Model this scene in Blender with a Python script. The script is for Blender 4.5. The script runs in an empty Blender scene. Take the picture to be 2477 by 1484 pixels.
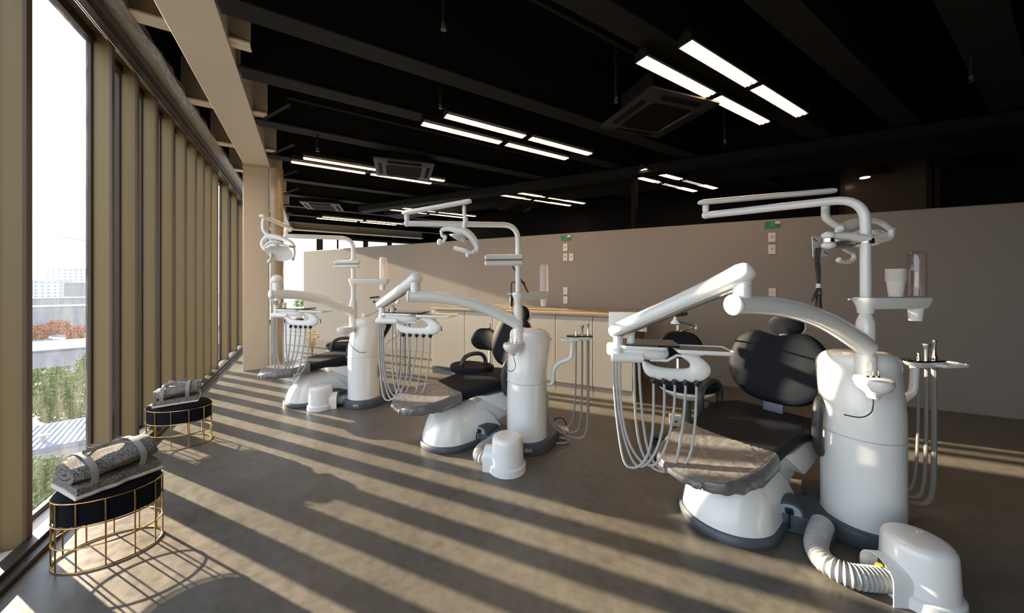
import bpy, math, random
from math import sin, cos, tan, pi, radians, sqrt, atan2, hypot
from mathutils import Vector, Matrix, noise
random.seed(7)
S = bpy.context.scene
COL = S.collection

# ------------------------------------------------------------------ camera, world, sun, exposure
FOC, CX, HY, CAMH = 820.0, 1238.5, 688.0, 1.3          # focal length in px of the 2477 wide frame, centre column, horizon row
TH = math.atan((CX - 748) / FOC)
FW = Vector((sin(TH), cos(TH), 0)); RT = Vector((cos(TH), -sin(TH), 0))
cd = bpy.data.cameras.new('camera'); cam = bpy.data.objects.new('camera', cd); COL.objects.link(cam)
cd.sensor_width = 36; cd.lens = FOC / 2477 * 36; cd.shift_y = -(742 - HY) / 2477
cd.clip_start = .05; cd.clip_end = 2000
cam.location = (0, 0, CAMH); cam.rotation_euler = (pi / 2, 0, -TH)
S.camera = cam
S.view_settings.view_transform = 'Standard'; S.view_settings.look = 'None'
S.view_settings.gamma = 1; S.view_settings.use_curve_mapping = False
S.view_settings.exposure = 0.0

W = bpy.data.worlds.new('sky'); S.world = W; W.use_nodes = True
wn = W.node_tree.nodes; wl = W.node_tree.links; wn.clear()
wo = wn.new('ShaderNodeOutputWorld'); wb = wn.new('ShaderNodeBackground')
tc = wn.new('ShaderNodeTexCoord'); sx = wn.new('ShaderNodeSeparateXYZ'); cr = wn.new('ShaderNodeValToRGB')
wl.new(tc.outputs['Generated'], sx.inputs[0]); wl.new(sx.outputs['Z'], cr.inputs[0])
cr.color_ramp.elements[0].position = 0.0; cr.color_ramp.elements[0].color = (.92, .96, 1, 1)
cr.color_ramp.elements[1].position = .75; cr.color_ramp.elements[1].color = (.55, .73, 1, 1)
wl.new(cr.outputs[0], wb.inputs[0]); wb.inputs[1].default_value = 3.1
wl.new(wb.outputs[0], wo.inputs[0])

SUN_AZ, SUN_EL = radians(-36.0), radians(15.2)
sd = bpy.data.lights.new('sun', 'SUN'); sd.energy = 26; sd.angle = radians(.6); sd.color = (1, .80, .56)
so = bpy.data.objects.new('sun', sd); COL.objects.link(so)
tosun = Vector((sin(SUN_AZ) * cos(SUN_EL), cos(SUN_AZ) * cos(SUN_EL), sin(SUN_EL)))
so.rotation_euler = tosun.to_track_quat('Z', 'Y').to_euler(); so.location = (-8, 10, 6)

def at(u, v, f):
    "world point seen in the photo at column u, row v, f metres in front of the camera"
    p = FW * f + RT * ((u - CX) / FOC * f); p.z = CAMH - (v - HY) / FOC * f
    return p

# ------------------------------------------------------------------ materials
def new_mat(name):
    m = bpy.data.materials.new(name); m.use_nodes = True
    return m, m.node_tree.nodes, m.node_tree.links, m.node_tree.nodes['Principled BSDF']
def mat(name, col, rough=.5, metal=0, coat=0, noise_amt=0, scale=8, bump=0, bscale=60, emit=None, estr=0, sheen=0, trans=0, alpha=1, spec=.5, det=4):
    m, n, l, b = new_mat(name)
    b.inputs['Base Color'].default_value = (*col, 1); b.inputs['Roughness'].default_value = rough
    b.inputs['Metallic'].default_value = metal; b.inputs['Coat Weight'].default_value = coat
    b.inputs['Coat Roughness'].default_value = .05; b.inputs['Specular IOR Level'].default_value = spec
    if sheen: b.inputs['Sheen Weight'].default_value = sheen
    if trans: b.inputs['Transmission Weight'].default_value = trans
    if alpha < 1: b.inputs['Alpha'].default_value = alpha
    if emit: b.inputs['Emission Color'].default_value = (*emit, 1); b.inputs['Emission Strength'].default_value = estr
    if noise_amt or bump:
        t = n.new('ShaderNodeTexCoord')
    if noise_amt:
        nz = n.new('ShaderNodeTexNoise'); nz.inputs['Scale'].default_value = scale; nz.inputs['Detail'].default_value = det
        mx = n.new('ShaderNodeMix'); mx.data_type = 'RGBA'
        mx.inputs[6].default_value = (*[c * (1 - noise_amt) for c in col], 1)
        mx.inputs[7].default_value = (*[min(1, c * (1 + noise_amt)) for c in col], 1)
        l.new(t.outputs['Object'], nz.inputs['Vector']); l.new(nz.outputs[0], mx.inputs[0]); l.new(mx.outputs[2], b.inputs['Base Color'])
    if bump:
        nb = n.new('ShaderNodeTexNoise'); nb.inputs['Scale'].default_value = bscale; nb.inputs['Detail'].default_value = 3
        bp = n.new('ShaderNodeBump'); bp.inputs['Strength'].default_value = bump; bp.inputs['Distance'].default_value = .01
        l.new(t.outputs['Object'], nb.inputs['Vector']); l.new(nb.outputs[0], bp.inputs['Height']); l.new(bp.outputs[0], b.inputs['Normal'])
    return m

M = {}
M['white'] = mat('white gloss enamel', (.86, .865, .87), .22, coat=.5)
M['white_soft'] = mat('white satin plastic', (.86, .86, .86), .36, coat=.15)
M['grey'] = mat('slate grey plastic', (.075, .09, .11), .45, bump=.1, bscale=300)
M['hose'] = mat('pale grey hose', (.42, .42, .42), .38)
M['hose_dark'] = mat('mid grey hose', (.24, .235, .23), .4)
M['corr'] = mat('grey corrugated plastic', (.36, .36, .36), .35)
M['black'] = mat('black plastic', (.012, .012, .013), .4)
M['leather'] = mat('black leather', (.009, .011, .016), .56, spec=.13, bump=.10, bscale=160)
M['arm_black'] = mat('dark grey armrest rubber', (.03, .032, .036), .45)
M['chrome'] = mat('chrome', (.75, .74, .72), .12, metal=1)
M['steel'] = mat('brushed steel', (.5, .5, .5), .3, metal=1)
M['taupe'] = mat('taupe wall paint', (.30, .27, .25), .75, noise_amt=.02, scale=3)
M['beige'] = mat('beige steel paint', (.64, .555, .46), .6, noise_amt=.03, scale=4)
M['fin'] = mat('olive bronze aluminium', (.205, .148, .068), .5, metal=.25, noise_amt=.05, scale=2)
M['frame'] = mat('dark bronze frame', (.045, .032, .025), .4, metal=.3)
M['frame_in'] = mat('brown bronze soffit', (.10, .068, .046), .5)
M['sill'] = mat('pale sill', (.62, .56, .50), .6)
M['ceil'] = mat('black ceiling paint', (.0035, .0035, .0037), .9, spec=.1)
M['beamk'] = mat('black steel paint', (.0095, .0092, .0088), .7, spec=.25)
M['blackwall'] = mat('black wall paint', (.004, .004, .004), .8, spec=.15)
M['tubelamp'] = mat('lit lamp tube', (1, .8, .6), .5, emit=(1, .70, .42), estr=15)
M['reflector'] = mat('lamp reflector', (.75, .62, .45), .3)
M['brass'] = mat('brass wire', (.55, .36, .14), .28, metal=1)
M['velvet'] = mat('midnight blue velvet', (.0035, .0045, .011), .85, spec=.15, sheen=.02, noise_amt=.4, scale=12)
M['ribbon'] = mat('silver satin ribbon', (.30, .29, .29), .32, sheen=.3)
M['fleece'] = mat('white fleece', (.75, .73, .68), .95, bump=.6, bscale=260)
M['front'] = mat('greige cabinet front', (.56, .51, .45), .5, noise_amt=.02)
M['kick'] = mat('greige plinth', (.46, .42, .37), .5)
M['cabside'] = mat('brown cabinet side', (.20, .155, .11), .5)
M['worktop'] = mat('pale stone worktop', (.36, .28, .18), .25)
M['outlet'] = mat('white socket plastic', (.78, .70, .65), .4)
M['green'] = mat('green sign', (.02, .22, .10), .5)
M['bottle'] = mat('frosted rose bottle', (.80, .70, .70), .25, alpha=.5)
M['cup'] = mat('white foam cup', (.82, .78, .74), .7)
M['gold'] = mat('wood top', (.42, .24, .09), .4)
M['yellow'] = mat('yellow petals', (.75, .55, .03), .6)
M['orange'] = mat('orange petals', (.80, .25, .03), .6)
M['leafg'] = mat('green leaves', (.12, .26, .04), .6)
M['foil'] = mat('crumpled foil', (.45, .42, .37), .4, metal=.7, bump=.9, bscale=24)
M['painted_glow'] = mat('glow-painted glass', (.12, .085, .065), .25)  # brown glow of the lit interior is painted into the pane's colour
M['darkglass'] = mat('dark tray glass', (.012, .012, .015), .06, coat=.5)
M['wood_w'] = mat('wrapped timber', (.36, .28, .19), .35, coat=.3, noise_amt=.5, scale=6, bump=.4, bscale=18)
M['leds'] = mat('lit downlight', (1, .8, .6), .5, emit=(1, .6, .35), estr=6)

def floor_mat():
    m, n, l, b = new_mat('polished concrete')
    t = n.new('ShaderNodeTexCoord')
    n1 = n.new('ShaderNodeTexNoise'); n1.inputs['Scale'].default_value = 1.3; n1.inputs['Detail'].default_value = 6
    n2 = n.new('ShaderNodeTexNoise'); n2.inputs['Scale'].default_value = 22; n2.inputs['Detail'].default_value = 8
    vo = n.new('ShaderNodeTexVoronoi'); vo.inputs['Scale'].default_value = 95
    for q in (n1, n2, vo): l.new(t.outputs['Object'], q.inputs['Vector'])
    r1 = n.new('ShaderNodeValToRGB'); r1.color_ramp.elements[0].color = (.105, .094, .080, 1); r1.color_ramp.elements[1].color = (.175, .160, .138, 1)
    r1.color_ramp.elements[0].position = .3; r1.color_ramp.elements[1].position = .7
    r2 = n.new('ShaderNodeValToRGB'); r2.color_ramp.elements[0].color = (.55, .55, .55, 1); r2.color_ramp.elements[1].color = (1.15, 1.15, 1.15, 1)
    r2.color_ramp.elements[0].position = .32; r2.color_ramp.elements[1].position = .62
    r3 = n.new('ShaderNodeValToRGB'); r3.color_ramp.elements[0].color = (.45, .45, .45, 1); r3.color_ramp.elements[1].color = (1, 1, 1, 1)
    r3.color_ramp.elements[0].position = .06; r3.color_ramp.elements[1].position = .22
    l.new(n1.outputs[0], r1.inputs[0]); l.new(n2.outputs[0], r2.inputs[0]); l.new(vo.outputs['Distance'], r3.inputs[0])
    m1 = n.new('ShaderNodeMix'); m1.data_type = 'RGBA'; m1.blend_type = 'MULTIPLY'; m1.inputs[0].default_value = .45
    m2 = n.new('ShaderNodeMix'); m2.data_type = 'RGBA'; m2.blend_type = 'MULTIPLY'; m2.inputs[0].default_value = .6
    l.new(r1.outputs[0], m1.inputs[6]); l.new(r2.outputs[0], m1.inputs[7]); l.new(m1.outputs[2], m2.inputs[6]); l.new(r3.outputs[0], m2.inputs[7])
    l.new(m2.outputs[2], b.inputs['Base Color'])
    rr = n.new('ShaderNodeMapRange'); rr.inputs['To Min'].default_value = .26; rr.inputs['To Max'].default_value = .48
    l.new(n2.outputs[0], rr.inputs['Value']); l.new(rr.outputs[0], b.inputs['Roughness'])
    bp = n.new('ShaderNodeBump'); bp.inputs['Strength'].default_value = .05; bp.inputs['Distance'].default_value = .004
    l.new(n2.outputs[0], bp.inputs['Height']); l.new(bp.outputs[0], b.inputs['Normal'])
    return m
M['floor'] = floor_mat()

def tweed_mat():
    m, n, l, b = new_mat('grey tweed wool')
    t = n.new('ShaderNodeTexCoord')
    vo = n.new('ShaderNodeTexVoronoi'); vo.inputs['Scale'].default_value = 330
    r = n.new('ShaderNodeValToRGB'); r.color_ramp.elements[0].color = (.52, .50, .46, 1); r.color_ramp.elements[1].color = (.06, .06, .065, 1)
    r.color_ramp.elements[0].position = .25; r.color_ramp.elements[1].position = .6
    l.new(t.outputs['Object'], vo.inputs['Vector']); l.new(vo.outputs['Distance'], r.inputs[0]); l.new(r.outputs[0], b.inputs['Base Color'])
    bp = n.new('ShaderNodeBump'); bp.inputs['Strength'].default_value = .7; bp.inputs['Distance'].default_value = .004
    l.new(vo.outputs['Distance'], bp.inputs['Height']); l.new(bp.outputs[0], b.inputs['Normal'])
    b.inputs['Roughness'].default_value = .95
    return m
M['tweed'] = tweed_mat()

def cover_mat():
    m, n, l, b = new_mat('wrinkled clear vinyl over black leather')
    b.inputs['Base Color'].default_value = (.15, .145, .15, 1); b.inputs['Roughness'].default_value = .34
    b.inputs['Coat Weight'].default_value = .6; b.inputs['Coat Roughness'].default_value = .22
    t = n.new('ShaderNodeTexCoord'); nz = n.new('ShaderNodeTexNoise'); nz.inputs['Scale'].default_value = 9; nz.inputs['Distortion'].default_value = 1.2
    bp = n.new('ShaderNodeBump'); bp.inputs['Strength'].default_value = .5; bp.inputs['Distance'].default_value = .02
    l.new(t.outputs['Object'], nz.inputs['Vector']); l.new(nz.outputs[0], bp.inputs['Height']); l.new(bp.outputs[0], b.inputs['Normal'])
    return m
M['cover'] = cover_mat()

def glass_mat(name, tint=(1, 1, 1), gloss=.07):
    m = bpy.data.materials.new(name); m.use_nodes = True; n = m.node_tree.nodes; l = m.node_tree.links; n.clear()
    o = n.new('ShaderNodeOutputMaterial'); tr = n.new('ShaderNodeBsdfTransparent'); tr.inputs[0].default_value = (*tint, 1)
    g = n.new('ShaderNodeBsdfGlossy'); g.inputs['Roughness'].default_value = .02
    mx = n.new('ShaderNodeMixShader'); mx.inputs[0].default_value = gloss
    l.new(tr.outputs[0], mx.inputs[1]); l.new(g.outputs[0], mx.inputs[2]); l.new(mx.outputs[0], o.inputs[0])
    return m
def smudged():
    m = bpy.data.materials.new('smudged window glass'); m.use_nodes = True; n = m.node_tree.nodes; l = m.node_tree.links; n.clear()
    o = n.new('ShaderNodeOutputMaterial'); tr = n.new('ShaderNodeBsdfTransparent'); g = n.new('ShaderNodeBsdfTranslucent'); g.inputs[0].default_value = (.9, .86, .78, 1)
    t = n.new('ShaderNodeTexCoord'); mp = n.new('ShaderNodeMapping'); mp.inputs['Scale'].default_value = (1, 5, 1.2); nz = n.new('ShaderNodeTexNoise'); nz.inputs['Scale'].default_value = 2.2; nz.inputs['Detail'].default_value = 6; nz.inputs['Distortion'].default_value = 1.5
    wv = n.new('ShaderNodeTexWave'); wv.wave_type = 'RINGS'; wv.inputs['Scale'].default_value = 1.3; wv.inputs['Distortion'].default_value = 3; rm = n.new('ShaderNodeMapRange'); rm.inputs['From Min'].default_value = .42; rm.inputs['From Max'].default_value = .75; rm.inputs['To Min'].default_value = .006; rm.inputs['To Max'].default_value = .045
    mx = n.new('ShaderNodeMixShader'); l.new(t.outputs['Object'], mp.inputs[0]); l.new(mp.outputs[0], nz.inputs['Vector']); l.new(nz.outputs[0], rm.inputs['Value']); l.new(rm.outputs[0], mx.inputs[0])
    l.new(tr.outputs[0], mx.inputs[1]); l.new(g.outputs[0], mx.inputs[2]); l.new(mx.outputs[0], o.inputs[0]); return m
M['smudged'] = smudged()
M['glass'] = glass_mat('window glass', (.95, .97, .96), .05)
M['clear'] = glass_mat('clear rosy plastic', (.93, .89, .89), .10)

def city_mat(name, col, wcol, sx_, sz_):
    m, n, l, b = new_mat(name)
    t = n.new('ShaderNodeTexCoord'); br = n.new('ShaderNodeTexBrick'); br.offset = 0
    br.inputs['Color1'].default_value = (*wcol, 1); br.inputs['Color2'].default_value = (*wcol, 1); br.inputs['Mortar'].default_value = (*col, 1)
    br.inputs['Scale'].default_value = 1; br.inputs['Brick Width'].default_value = sx_; br.inputs['Row Height'].default_value = sz_; br.inputs['Mortar Size'].default_value = sz_ * .3
    mp = n.new('ShaderNodeMapping'); mp.inputs['Rotation'].default_value = (radians(90), 0, 0)
    l.new(t.outputs['Object'], mp.inputs[0]); l.new(mp.outputs[0], br.inputs['Vector']); l.new(br.outputs[0], b.inputs['Base Color'])
    b.inputs['Roughness'].default_value = .8
    return m
M['tower'] = city_mat('tower facade', (.55, .56, .58), (.30, .33, .38), 3.2, 3.0)
M['lowrise'] = city_mat('low building facade', (.30, .29, .28), (.25, .27, .30), 4.0, 3.2)
M['roof'] = mat('blue grey metal roof', (.17, .20, .25), .8)
M['roof_lt'] = mat('pale roof', (.34, .34, .34), .6)
M['asphalt'] = mat('street ground', (.16, .16, .15), .9, noise_amt=.3, scale=.2)
M['tree'] = mat('tree leaves', (.085, .13, .025), .9, noise_amt=.6, scale=1.3)
M['redtree'] = mat('red tree leaves', (.34, .15, .09), .9, noise_amt=.4, scale=1)
M['bark'] = mat('bark', (.1, .07, .05), .9)
M['bwhite'] = mat('white facade panels', (.70, .72, .76), .5, noise_amt=.03, scale=.6)
M['concrete'] = mat('pale terrace concrete', (.6, .58, .54), .8, noise_amt=.1)

# ------------------------------------------------------------------ mesh builder
ORG = {}                                   # world origin of each object made here
class MB:
    def __init__(s): s.v = []; s.f = []
    def add(s, vs, fs):
        k = len(s.v); s.v += [Vector(p) for p in vs]; s.f += [[i + k for i in f] for f in fs]; return s
    def box(s, c, d, rz=0, R=None):
        c = Vector(c); hx, hy, hz = d[0] / 2, d[1] / 2, d[2] / 2
        R = R or Matrix.Rotation(rz, 3, 'Z')
        vs = [c + R @ Vector((x * hx, y * hy, z * hz)) for z in (-1, 1) for x, y in ((-1, -1), (1, -1), (1, 1), (-1, 1))]
        return s.add(vs, [[3, 2, 1, 0], [4, 5, 6, 7], [0, 1, 5, 4], [1, 2, 6, 5], [2, 3, 7, 6], [3, 0, 4, 7]])
    def rings(s, rs, cap=True, loop=False):
        n = len(rs[0]); vs = [p for r in rs for p in r]; fs = []
        m = len(rs)
        for i in range(m if loop else m - 1):
            j = (i + 1) % m
            for k in range(n):
                q = (k + 1) % n; fs.append([i * n + k, i * n + q, j * n + q, j * n + k])
        if cap and not loop: fs += [list(range(n))[::-1], [(m - 1) * n + k for k in range(n)]]
        return s.add(vs, fs)
    def tube(s, pts, r, n=12, cap=True, loop=False, flat=1.0):
        pts = [Vector(p) for p in pts]; m = len(pts); rr = r if isinstance(r, (list, tuple)) else [r] * m
        T = []
        for i in range(m):
            a = pts[(i - 1) % m] if (loop or i > 0) else pts[i]; b = pts[(i + 1) % m] if (loop or i < m - 1) else pts[i]
            T.append((b - a).normalized())
        up = Vector((0, 0, 1)) if abs(T[0].z) < .95 else Vector((1, 0, 0))
        nrm = (up - T[0] * up.dot(T[0])).normalized(); rs = []
        for i in range(m):
            nrm = nrm - T[i] * nrm.dot(T[i])
            nrm = nrm.normalized() if nrm.length > 1e-6 else Vector((1, 0, 0))
            bi = T[i].cross(nrm)
            rs.append([pts[i] + nrm * (rr[i] * cos(2 * pi * k / n)) + bi * (rr[i] * flat * sin(2 * pi * k / n)) for k in range(n)])
        return s.rings(rs, cap, loop)
    def lathe(s, prof, c=(0, 0, 0), n=32, axis=None, sx=1, sy=1, rz=0):
        c = Vector(c); q = Vector(axis).to_track_quat('Z', 'Y').to_matrix() if axis else Matrix.Rotation(rz, 3, 'Z')
        rs = [[c + q @ Vector((r * sx * cos(2 * pi * k / n), r * sy * sin(2 * pi * k / n), z)) for k in range(n)] for r, z in prof]
        return s.rings(rs)
    def ell(s, c, r, n=20, m=12, R=None):
        R = R or Matrix.Identity(3); c = Vector(c)
        rs = [[c + R @ Vector((r[0] * sin(a) * cos(2 * pi * k / n), r[1] * sin(a) * sin(2 * pi * k / n), -r[2] * cos(a))) for k in range(n)]
              for a in [max(.04, min(pi - .04, pi * i / m)) for i in range(m + 1)]]
        return s.rings(rs)
    def prism(s, pts, z0, z1, xf=None):
        xf = xf or (lambda a, b, z: Vector((a, b, z)))
        return s.rings([[xf(a, b, z0) for a, b in pts], [xf(a, b, z1) for a, b in pts]])
    def build(s, name, m, parent=None, org=None, ang=35, bevel=0, label=None, seg=2):
        if org is None:
            if parent is not None: org = ORG[parent.name]
            else:
                xs = [p.x for p in s.v]; ys = [p.y for p in s.v]; zs = [p.z for p in s.v]
                org = Vector(((min(xs) + max(xs)) / 2, (min(ys) + max(ys)) / 2, min(zs)))
        org = Vector(org)
        me = bpy.data.meshes.new(name); me.from_pydata([tuple(p - org) for p in s.v], [], s.f); me.update()
        me.materials.append(M[m] if isinstance(m, str) else m)
        import bmesh
        bm = bmesh.new(); bm.from_mesh(me); bmesh.ops.recalc_face_normals(bm, faces=bm.faces); bm.to_mesh(me); bm.free()
        me.polygons.foreach_set('use_smooth', [True] * len(me.polygons)); me.set_sharp_from_angle(angle=radians(ang))
        o = bpy.data.objects.new(name, me); COL.objects.link(o)
        if parent is not None:
            o.parent = parent; o.location = org - ORG[parent.name]
        else: o.location = org
        ORG[o.name] = org
        if bevel:
            b = o.modifiers.new('bevel', 'BEVEL'); b.width = bevel; b.segments = seg; b.limit_method = 'ANGLE'; b.angle_limit = radians(40); b.harden_normals = False
        if label: o['label'] = label
        return o
def tag(o, label, cat, group=None, kind=None):
    o['label'] = label; o['category'] = cat
    if group: o['group'] = group
    if kind: o['kind'] = kind
    return o
def thing(name, loc, label, cat, group=None):
    o = bpy.data.objects.new(name, None); COL.objects.link(o); o.location = loc; o.empty_display_size = .1
    ORG[o.name] = Vector(loc); return tag(o, label, cat, group)
def struct(o): o['kind'] = 'structure'; return o
def dup(root, loc, label=None, group=None, rz=0):
    r = root.copy(); COL.objects.link(r); r.location = loc; r.rotation_euler = (0, 0, rz); ORG[r.name] = Vector(loc)
    if label: r['label'] = label
    if group: r['group'] = group
    for ch in list(root.children):
        c = ch.copy(); COL.objects.link(c); c.parent = r
        for g in ch.children:
            d = g.copy(); COL.objects.link(d); d.parent = c
    return r
def smooth(pts, k=6):
    "Catmull-Rom through the points"
    P = [Vector(p) for p in pts]; out = []
    for i in range(len(P) - 1):
        a = P[max(i - 1, 0)]; b = P[i]; c = P[i + 1]; d = P[min(i + 2, len(P) - 1)]
        for j in range(k):
            t = j / k
            out.append(.5 * ((2 * b) + (c - a) * t + (2 * a - 5 * b + 4 * c - d) * t * t + (3 * b - a - 3 * c + d) * t ** 3))
    out.append(P[-1]); return out
def rrect(hx, hy, r, n=5):
    pts = []
    for cx, cy, a0 in ((hx - r, hy - r, 0), (-hx + r, hy - r, 90), (-hx + r, -hy + r, 180), (hx - r, -hy + r, 270)):
        for i in range(n + 1):
            a = radians(a0 + 90 * i / n); pts.append((cx + r * cos(a), cy + r * sin(a)))
    return pts

# ------------------------------------------------------------------ the room
XF = -1.20; PER = .405; GL = -1.295; YE = 14.0; CZ = 3.75

fl = MB()
fl.prism([(-1.34, -4), (16, -4), (16, 14.2), (-1.34, 14.2)], -.25, 0)
struct(fl.build('floor', 'floor'))
struct(MB().prism([(-1.34, -4), (16, -4), (16, 14.2), (-1.34, 14.2)], CZ, CZ + .2).build('ceiling', 'ceil'))
# partition
pd = Vector((sin(radians(-33)), cos(radians(-33)), 0)); pn = Vector((-cos(radians(-33)), sin(radians(-33)), 0))   # along, and towards the room
PP = Vector((5.845, .268, 0)); PL = 10.95; PH = 2.085
def part_pt(s_, d_, z): return PP + pd * s_ + pn * d_ + Vector((0, 0, z))
def on_part(u, v, d_=0):
    r = FW + RT * ((u - CX) / FOC); r.z = -(v - HY) / FOC
    k = (PP + pn * d_).dot(pn) / r.dot(pn); p = r * k; p.z += CAMH
    return (Vector((p.x, p.y, 0)) - PP).dot(pd), p.z
mb = MB(); a = part_pt(-4.5, 0, 0); b = part_pt(PL, 0, 0)
rs = []
for z in (0, PH): rs.append([part_pt(-4.5, 0, z), part_pt(PL, 0, z), part_pt(PL, -.16, z), part_pt(-4.5, -.16, z)])
struct(mb.rings(rs).build('wall_partition', 'taupe', bevel=.012, label='long taupe half-height partition wall'))
mb = MB(); mb.rings([[part_pt(-4.5, .006, z), part_pt(PL, .006, z), part_pt(PL, 0, z), part_pt(-4.5, 0, z)] for z in (0, .012)])
struct(mb.build('baseboard_partition', 'cabside'))

# back wall, side wall behind the camera
struct(MB().box((7, -4.1, 1.9), (19, .2, 4)).build('wall_rear', 'blackwall'))
struct(MB().box((16.1, 5, 1.9), (.2, 19, 4)).build('wall_right', 'blackwall'))
# black wall beyond the partition
BD = -2.6
mb = MB(); rs = [[part_pt(s_, BD, z), part_pt(s2, BD, z), part_pt(s2, BD - .15, z), part_pt(s_, BD - .15, z)] for z in (0, CZ) for s_, s2 in ((-7, 8.6),)]
struct(mb.rings(rs).build('wall_back', 'blackwall'))
s0, z0 = on_part(2035, 500, BD); s1, z1 = on_part(2262, 385, BD); sm, _ = on_part(2243, 400, BD)
mb = MB(); mb.rings([[part_pt(s0, BD + .03, z), part_pt(sm, BD + .03, z), part_pt(sm, BD, z), part_pt(s0, BD, z)] for z in (.1, z1)])
w = struct(mb.build('window_1', 'painted_glow', label='glow-painted glass office panel above the partition'))
mb = MB()
for s_ in (s0, sm, s1): mb.rings([[part_pt(s_ - .03, BD + .05, z), part_pt(s_ + .03, BD + .05, z), part_pt(s_ + .03, BD + .03, z), part_pt(s_ - .03, BD + .03, z)] for z in (0, z1 + .03)])
mb.build('window_frame', 'frame', w)
s0, z0 = on_part(1762, 560, BD); s1, z1 = on_part(2030, 400, BD)
mb = MB(); mb.rings([[part_pt(s0, BD + .03, z), part_pt(s1, BD + .03, z), part_pt(s1, BD, z), part_pt(s0, BD, z)] for z in (.1, z1)])
struct(mb.build('window_2', 'darkglass', label='dark glass office panel reflecting the lamps'))
# black bulkhead and duct along the partition line
for dd, zz, ww, hh in ((-.35, 3.02, .22, .12), (-1.1, 3.35, .5, .7)):
    mb = MB(); mb.rings([[part_pt(s_, dd, z), part_pt(s_, dd - ww, z), part_pt(s2, dd - ww, z), part_pt(s2, dd, z)] for z in (zz - hh / 2, zz + hh / 2) for s_, s2 in ((-6, 9.5),)])
    struct(mb.build('trim_%d' % (1 if ww < .3 else 2), 'beamk'))

# window wall: fins, frames, glass.  Each pane module is a window with its fin
fins = [-4.0, -2.9, -1.8, -.7, .4, 1.5, 1.89, 2.28, 2.67, 3.51, 3.914, 4.325, 4.763, 5.168, 5.574, 5.95, 6.34, 6.73, 7.50, 8.30] + [9.1, 9.9, 11.5, 12.3, 13.1, 13.9]
near = fins
last = None; wi = 3
def yfin(y): return y if y < 2.7 else y + 0.0
for i, y in enumerate(near):
    if y > YE - .5 or i + 1 >= len(near): break
    nxt = near[i + 1]
    wroot = MB().box((GL, (y + nxt) / 2 + .0, 1.54), (.012, nxt - y - .05, 2.98)).build('window_%d' % wi, 'smudged' if y == 2.67 else 'glass'); struct(wroot)
    fw = MB()
    fw.box((GL, y + .027, 1.53), (.03, .014, 3.0)); fw.box((GL, nxt - .027, 1.53), (.03, .014, 3.0))
    fw.box((GL - .01, (y + nxt) / 2, .02), (.03, nxt - y, .04)); fw.box((GL, (y + nxt) / 2, 3.0), (.05, nxt - y, .06))
    fw.build('window_frame', 'frame', wroot, bevel=.004)
    fb = MB(); fb.box((XF - .042, y, 1.52), (.084, .040, 3.02)); fb.build('window_fin', 'fin', wroot, bevel=.003)
    eb = MB(); eb.box((XF + .004, y, 1.52), (.012, .042, 3.02)); eb.build('window_fin_edge', 'frame_in', wroot)
    wi += 1
Y0, Y1 = -4, YE
struct(MB().box((-1.26, (Y0 + Y1) / 2, .006), (.12, Y1 - Y0, .012)).build('trim_3', 'sill'))
mb = MB(); mb.box((-1.17, (Y0 + Y1) / 2, .022), (.06, Y1 - Y0, .044)); mb.box((-1.125, (Y0 + Y1) / 2, .012), (.05, Y1 - Y0, .024))
for k in range(60): mb.lathe([(.006, 0), (.006, .004)], (-1.125, -1 + k * .25, .023), n=8)
struct(mb.build('trim_4', 'frame', bevel=.003))
mb = MB(); mb.box((-1.26, (Y0 + Y1) / 2, 3.055), (.14, Y1 - Y0, .05)); struct(mb.build('trim_5', 'frame_in'))
mb = MB(); mb.box((-1.165, (Y0 + Y1) / 2, 3.02), (.05, Y1 - Y0, .055)); mb.box((-1.125, (Y0 + Y1) / 2, 3.045), (.035, Y1 - Y0, .05)); mb.box((-1.20, (Y0 + Y1) / 2, 3.04), (.03, Y1 - Y0, .06))
struct(mb.build('trim_6', 'frame', bevel=.004))
# foil insulation strip above the head frame
mb = MB(); rows = []
for iy in range(150):
    y = Y0 + (Y1 - Y0) * iy / 149; rr = []
    for q, (x, z) in enumerate(((-1.12, 3.07), (-1.05, 3.07), (-1.02, 3.12), (-1.04, 3.2), (-1.12, 3.23))):
        nz = noise.noise(Vector((y * 6, q * 1.7, 3))) * .014
        rr.append(Vector((x + nz, y, z + nz)))
    rows.append(rr)
mb.rings(rows); struct(mb.build('trim_7', 'foil'))
struct(MB().box((-1.24, (Y0 + Y1) / 2, 3.42), (.14, Y1 - Y0, .70)).build('wall_left', 'beamk'))

# main beige beam and column
struct(MB().box((-.681, (Y0 + Y1) / 2, 3.32), (.33, Y1 - Y0, .44)).build('ceiling_beam', 'beige', bevel=.004, label='large beige steel beam running to the column'))
mb = MB(); mb.box((-.69, 6.455, 1.55), (.315, .13, 3.10)); col = struct(mb.build('column', 'beige', bevel=.006, label='beige square column by the windows'))
MB().box((-.69, 6.455, 3.06), (.335, .15, .012)).build('column_trim', 'beige', col)
struct(MB().box((-.44, 6.9, 1.55), (.06, .10, 3.1)).build('column', 'beige', label='slim pale post behind the wrapped column'))
# wrapped column
mb = MB(); rs = []
for i in range(40):
    z = 3.05 * i / 39; c = Vector((-.42, 6.27, z)); rs.append([c + Vector((cos(2 * pi * k / 22), sin(2 * pi * k / 22), 0)) * (.083 * (1 + .05 * noise.noise(Vector((cos(k * .9) * 2, sin(k * .9) * 2, z * 5))))) for k in range(22)])
mb.rings(rs)
struct(mb.build('pillar', 'wood_w', label='round pillar wrapped in brown paper and clear film', ang=60))

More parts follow.
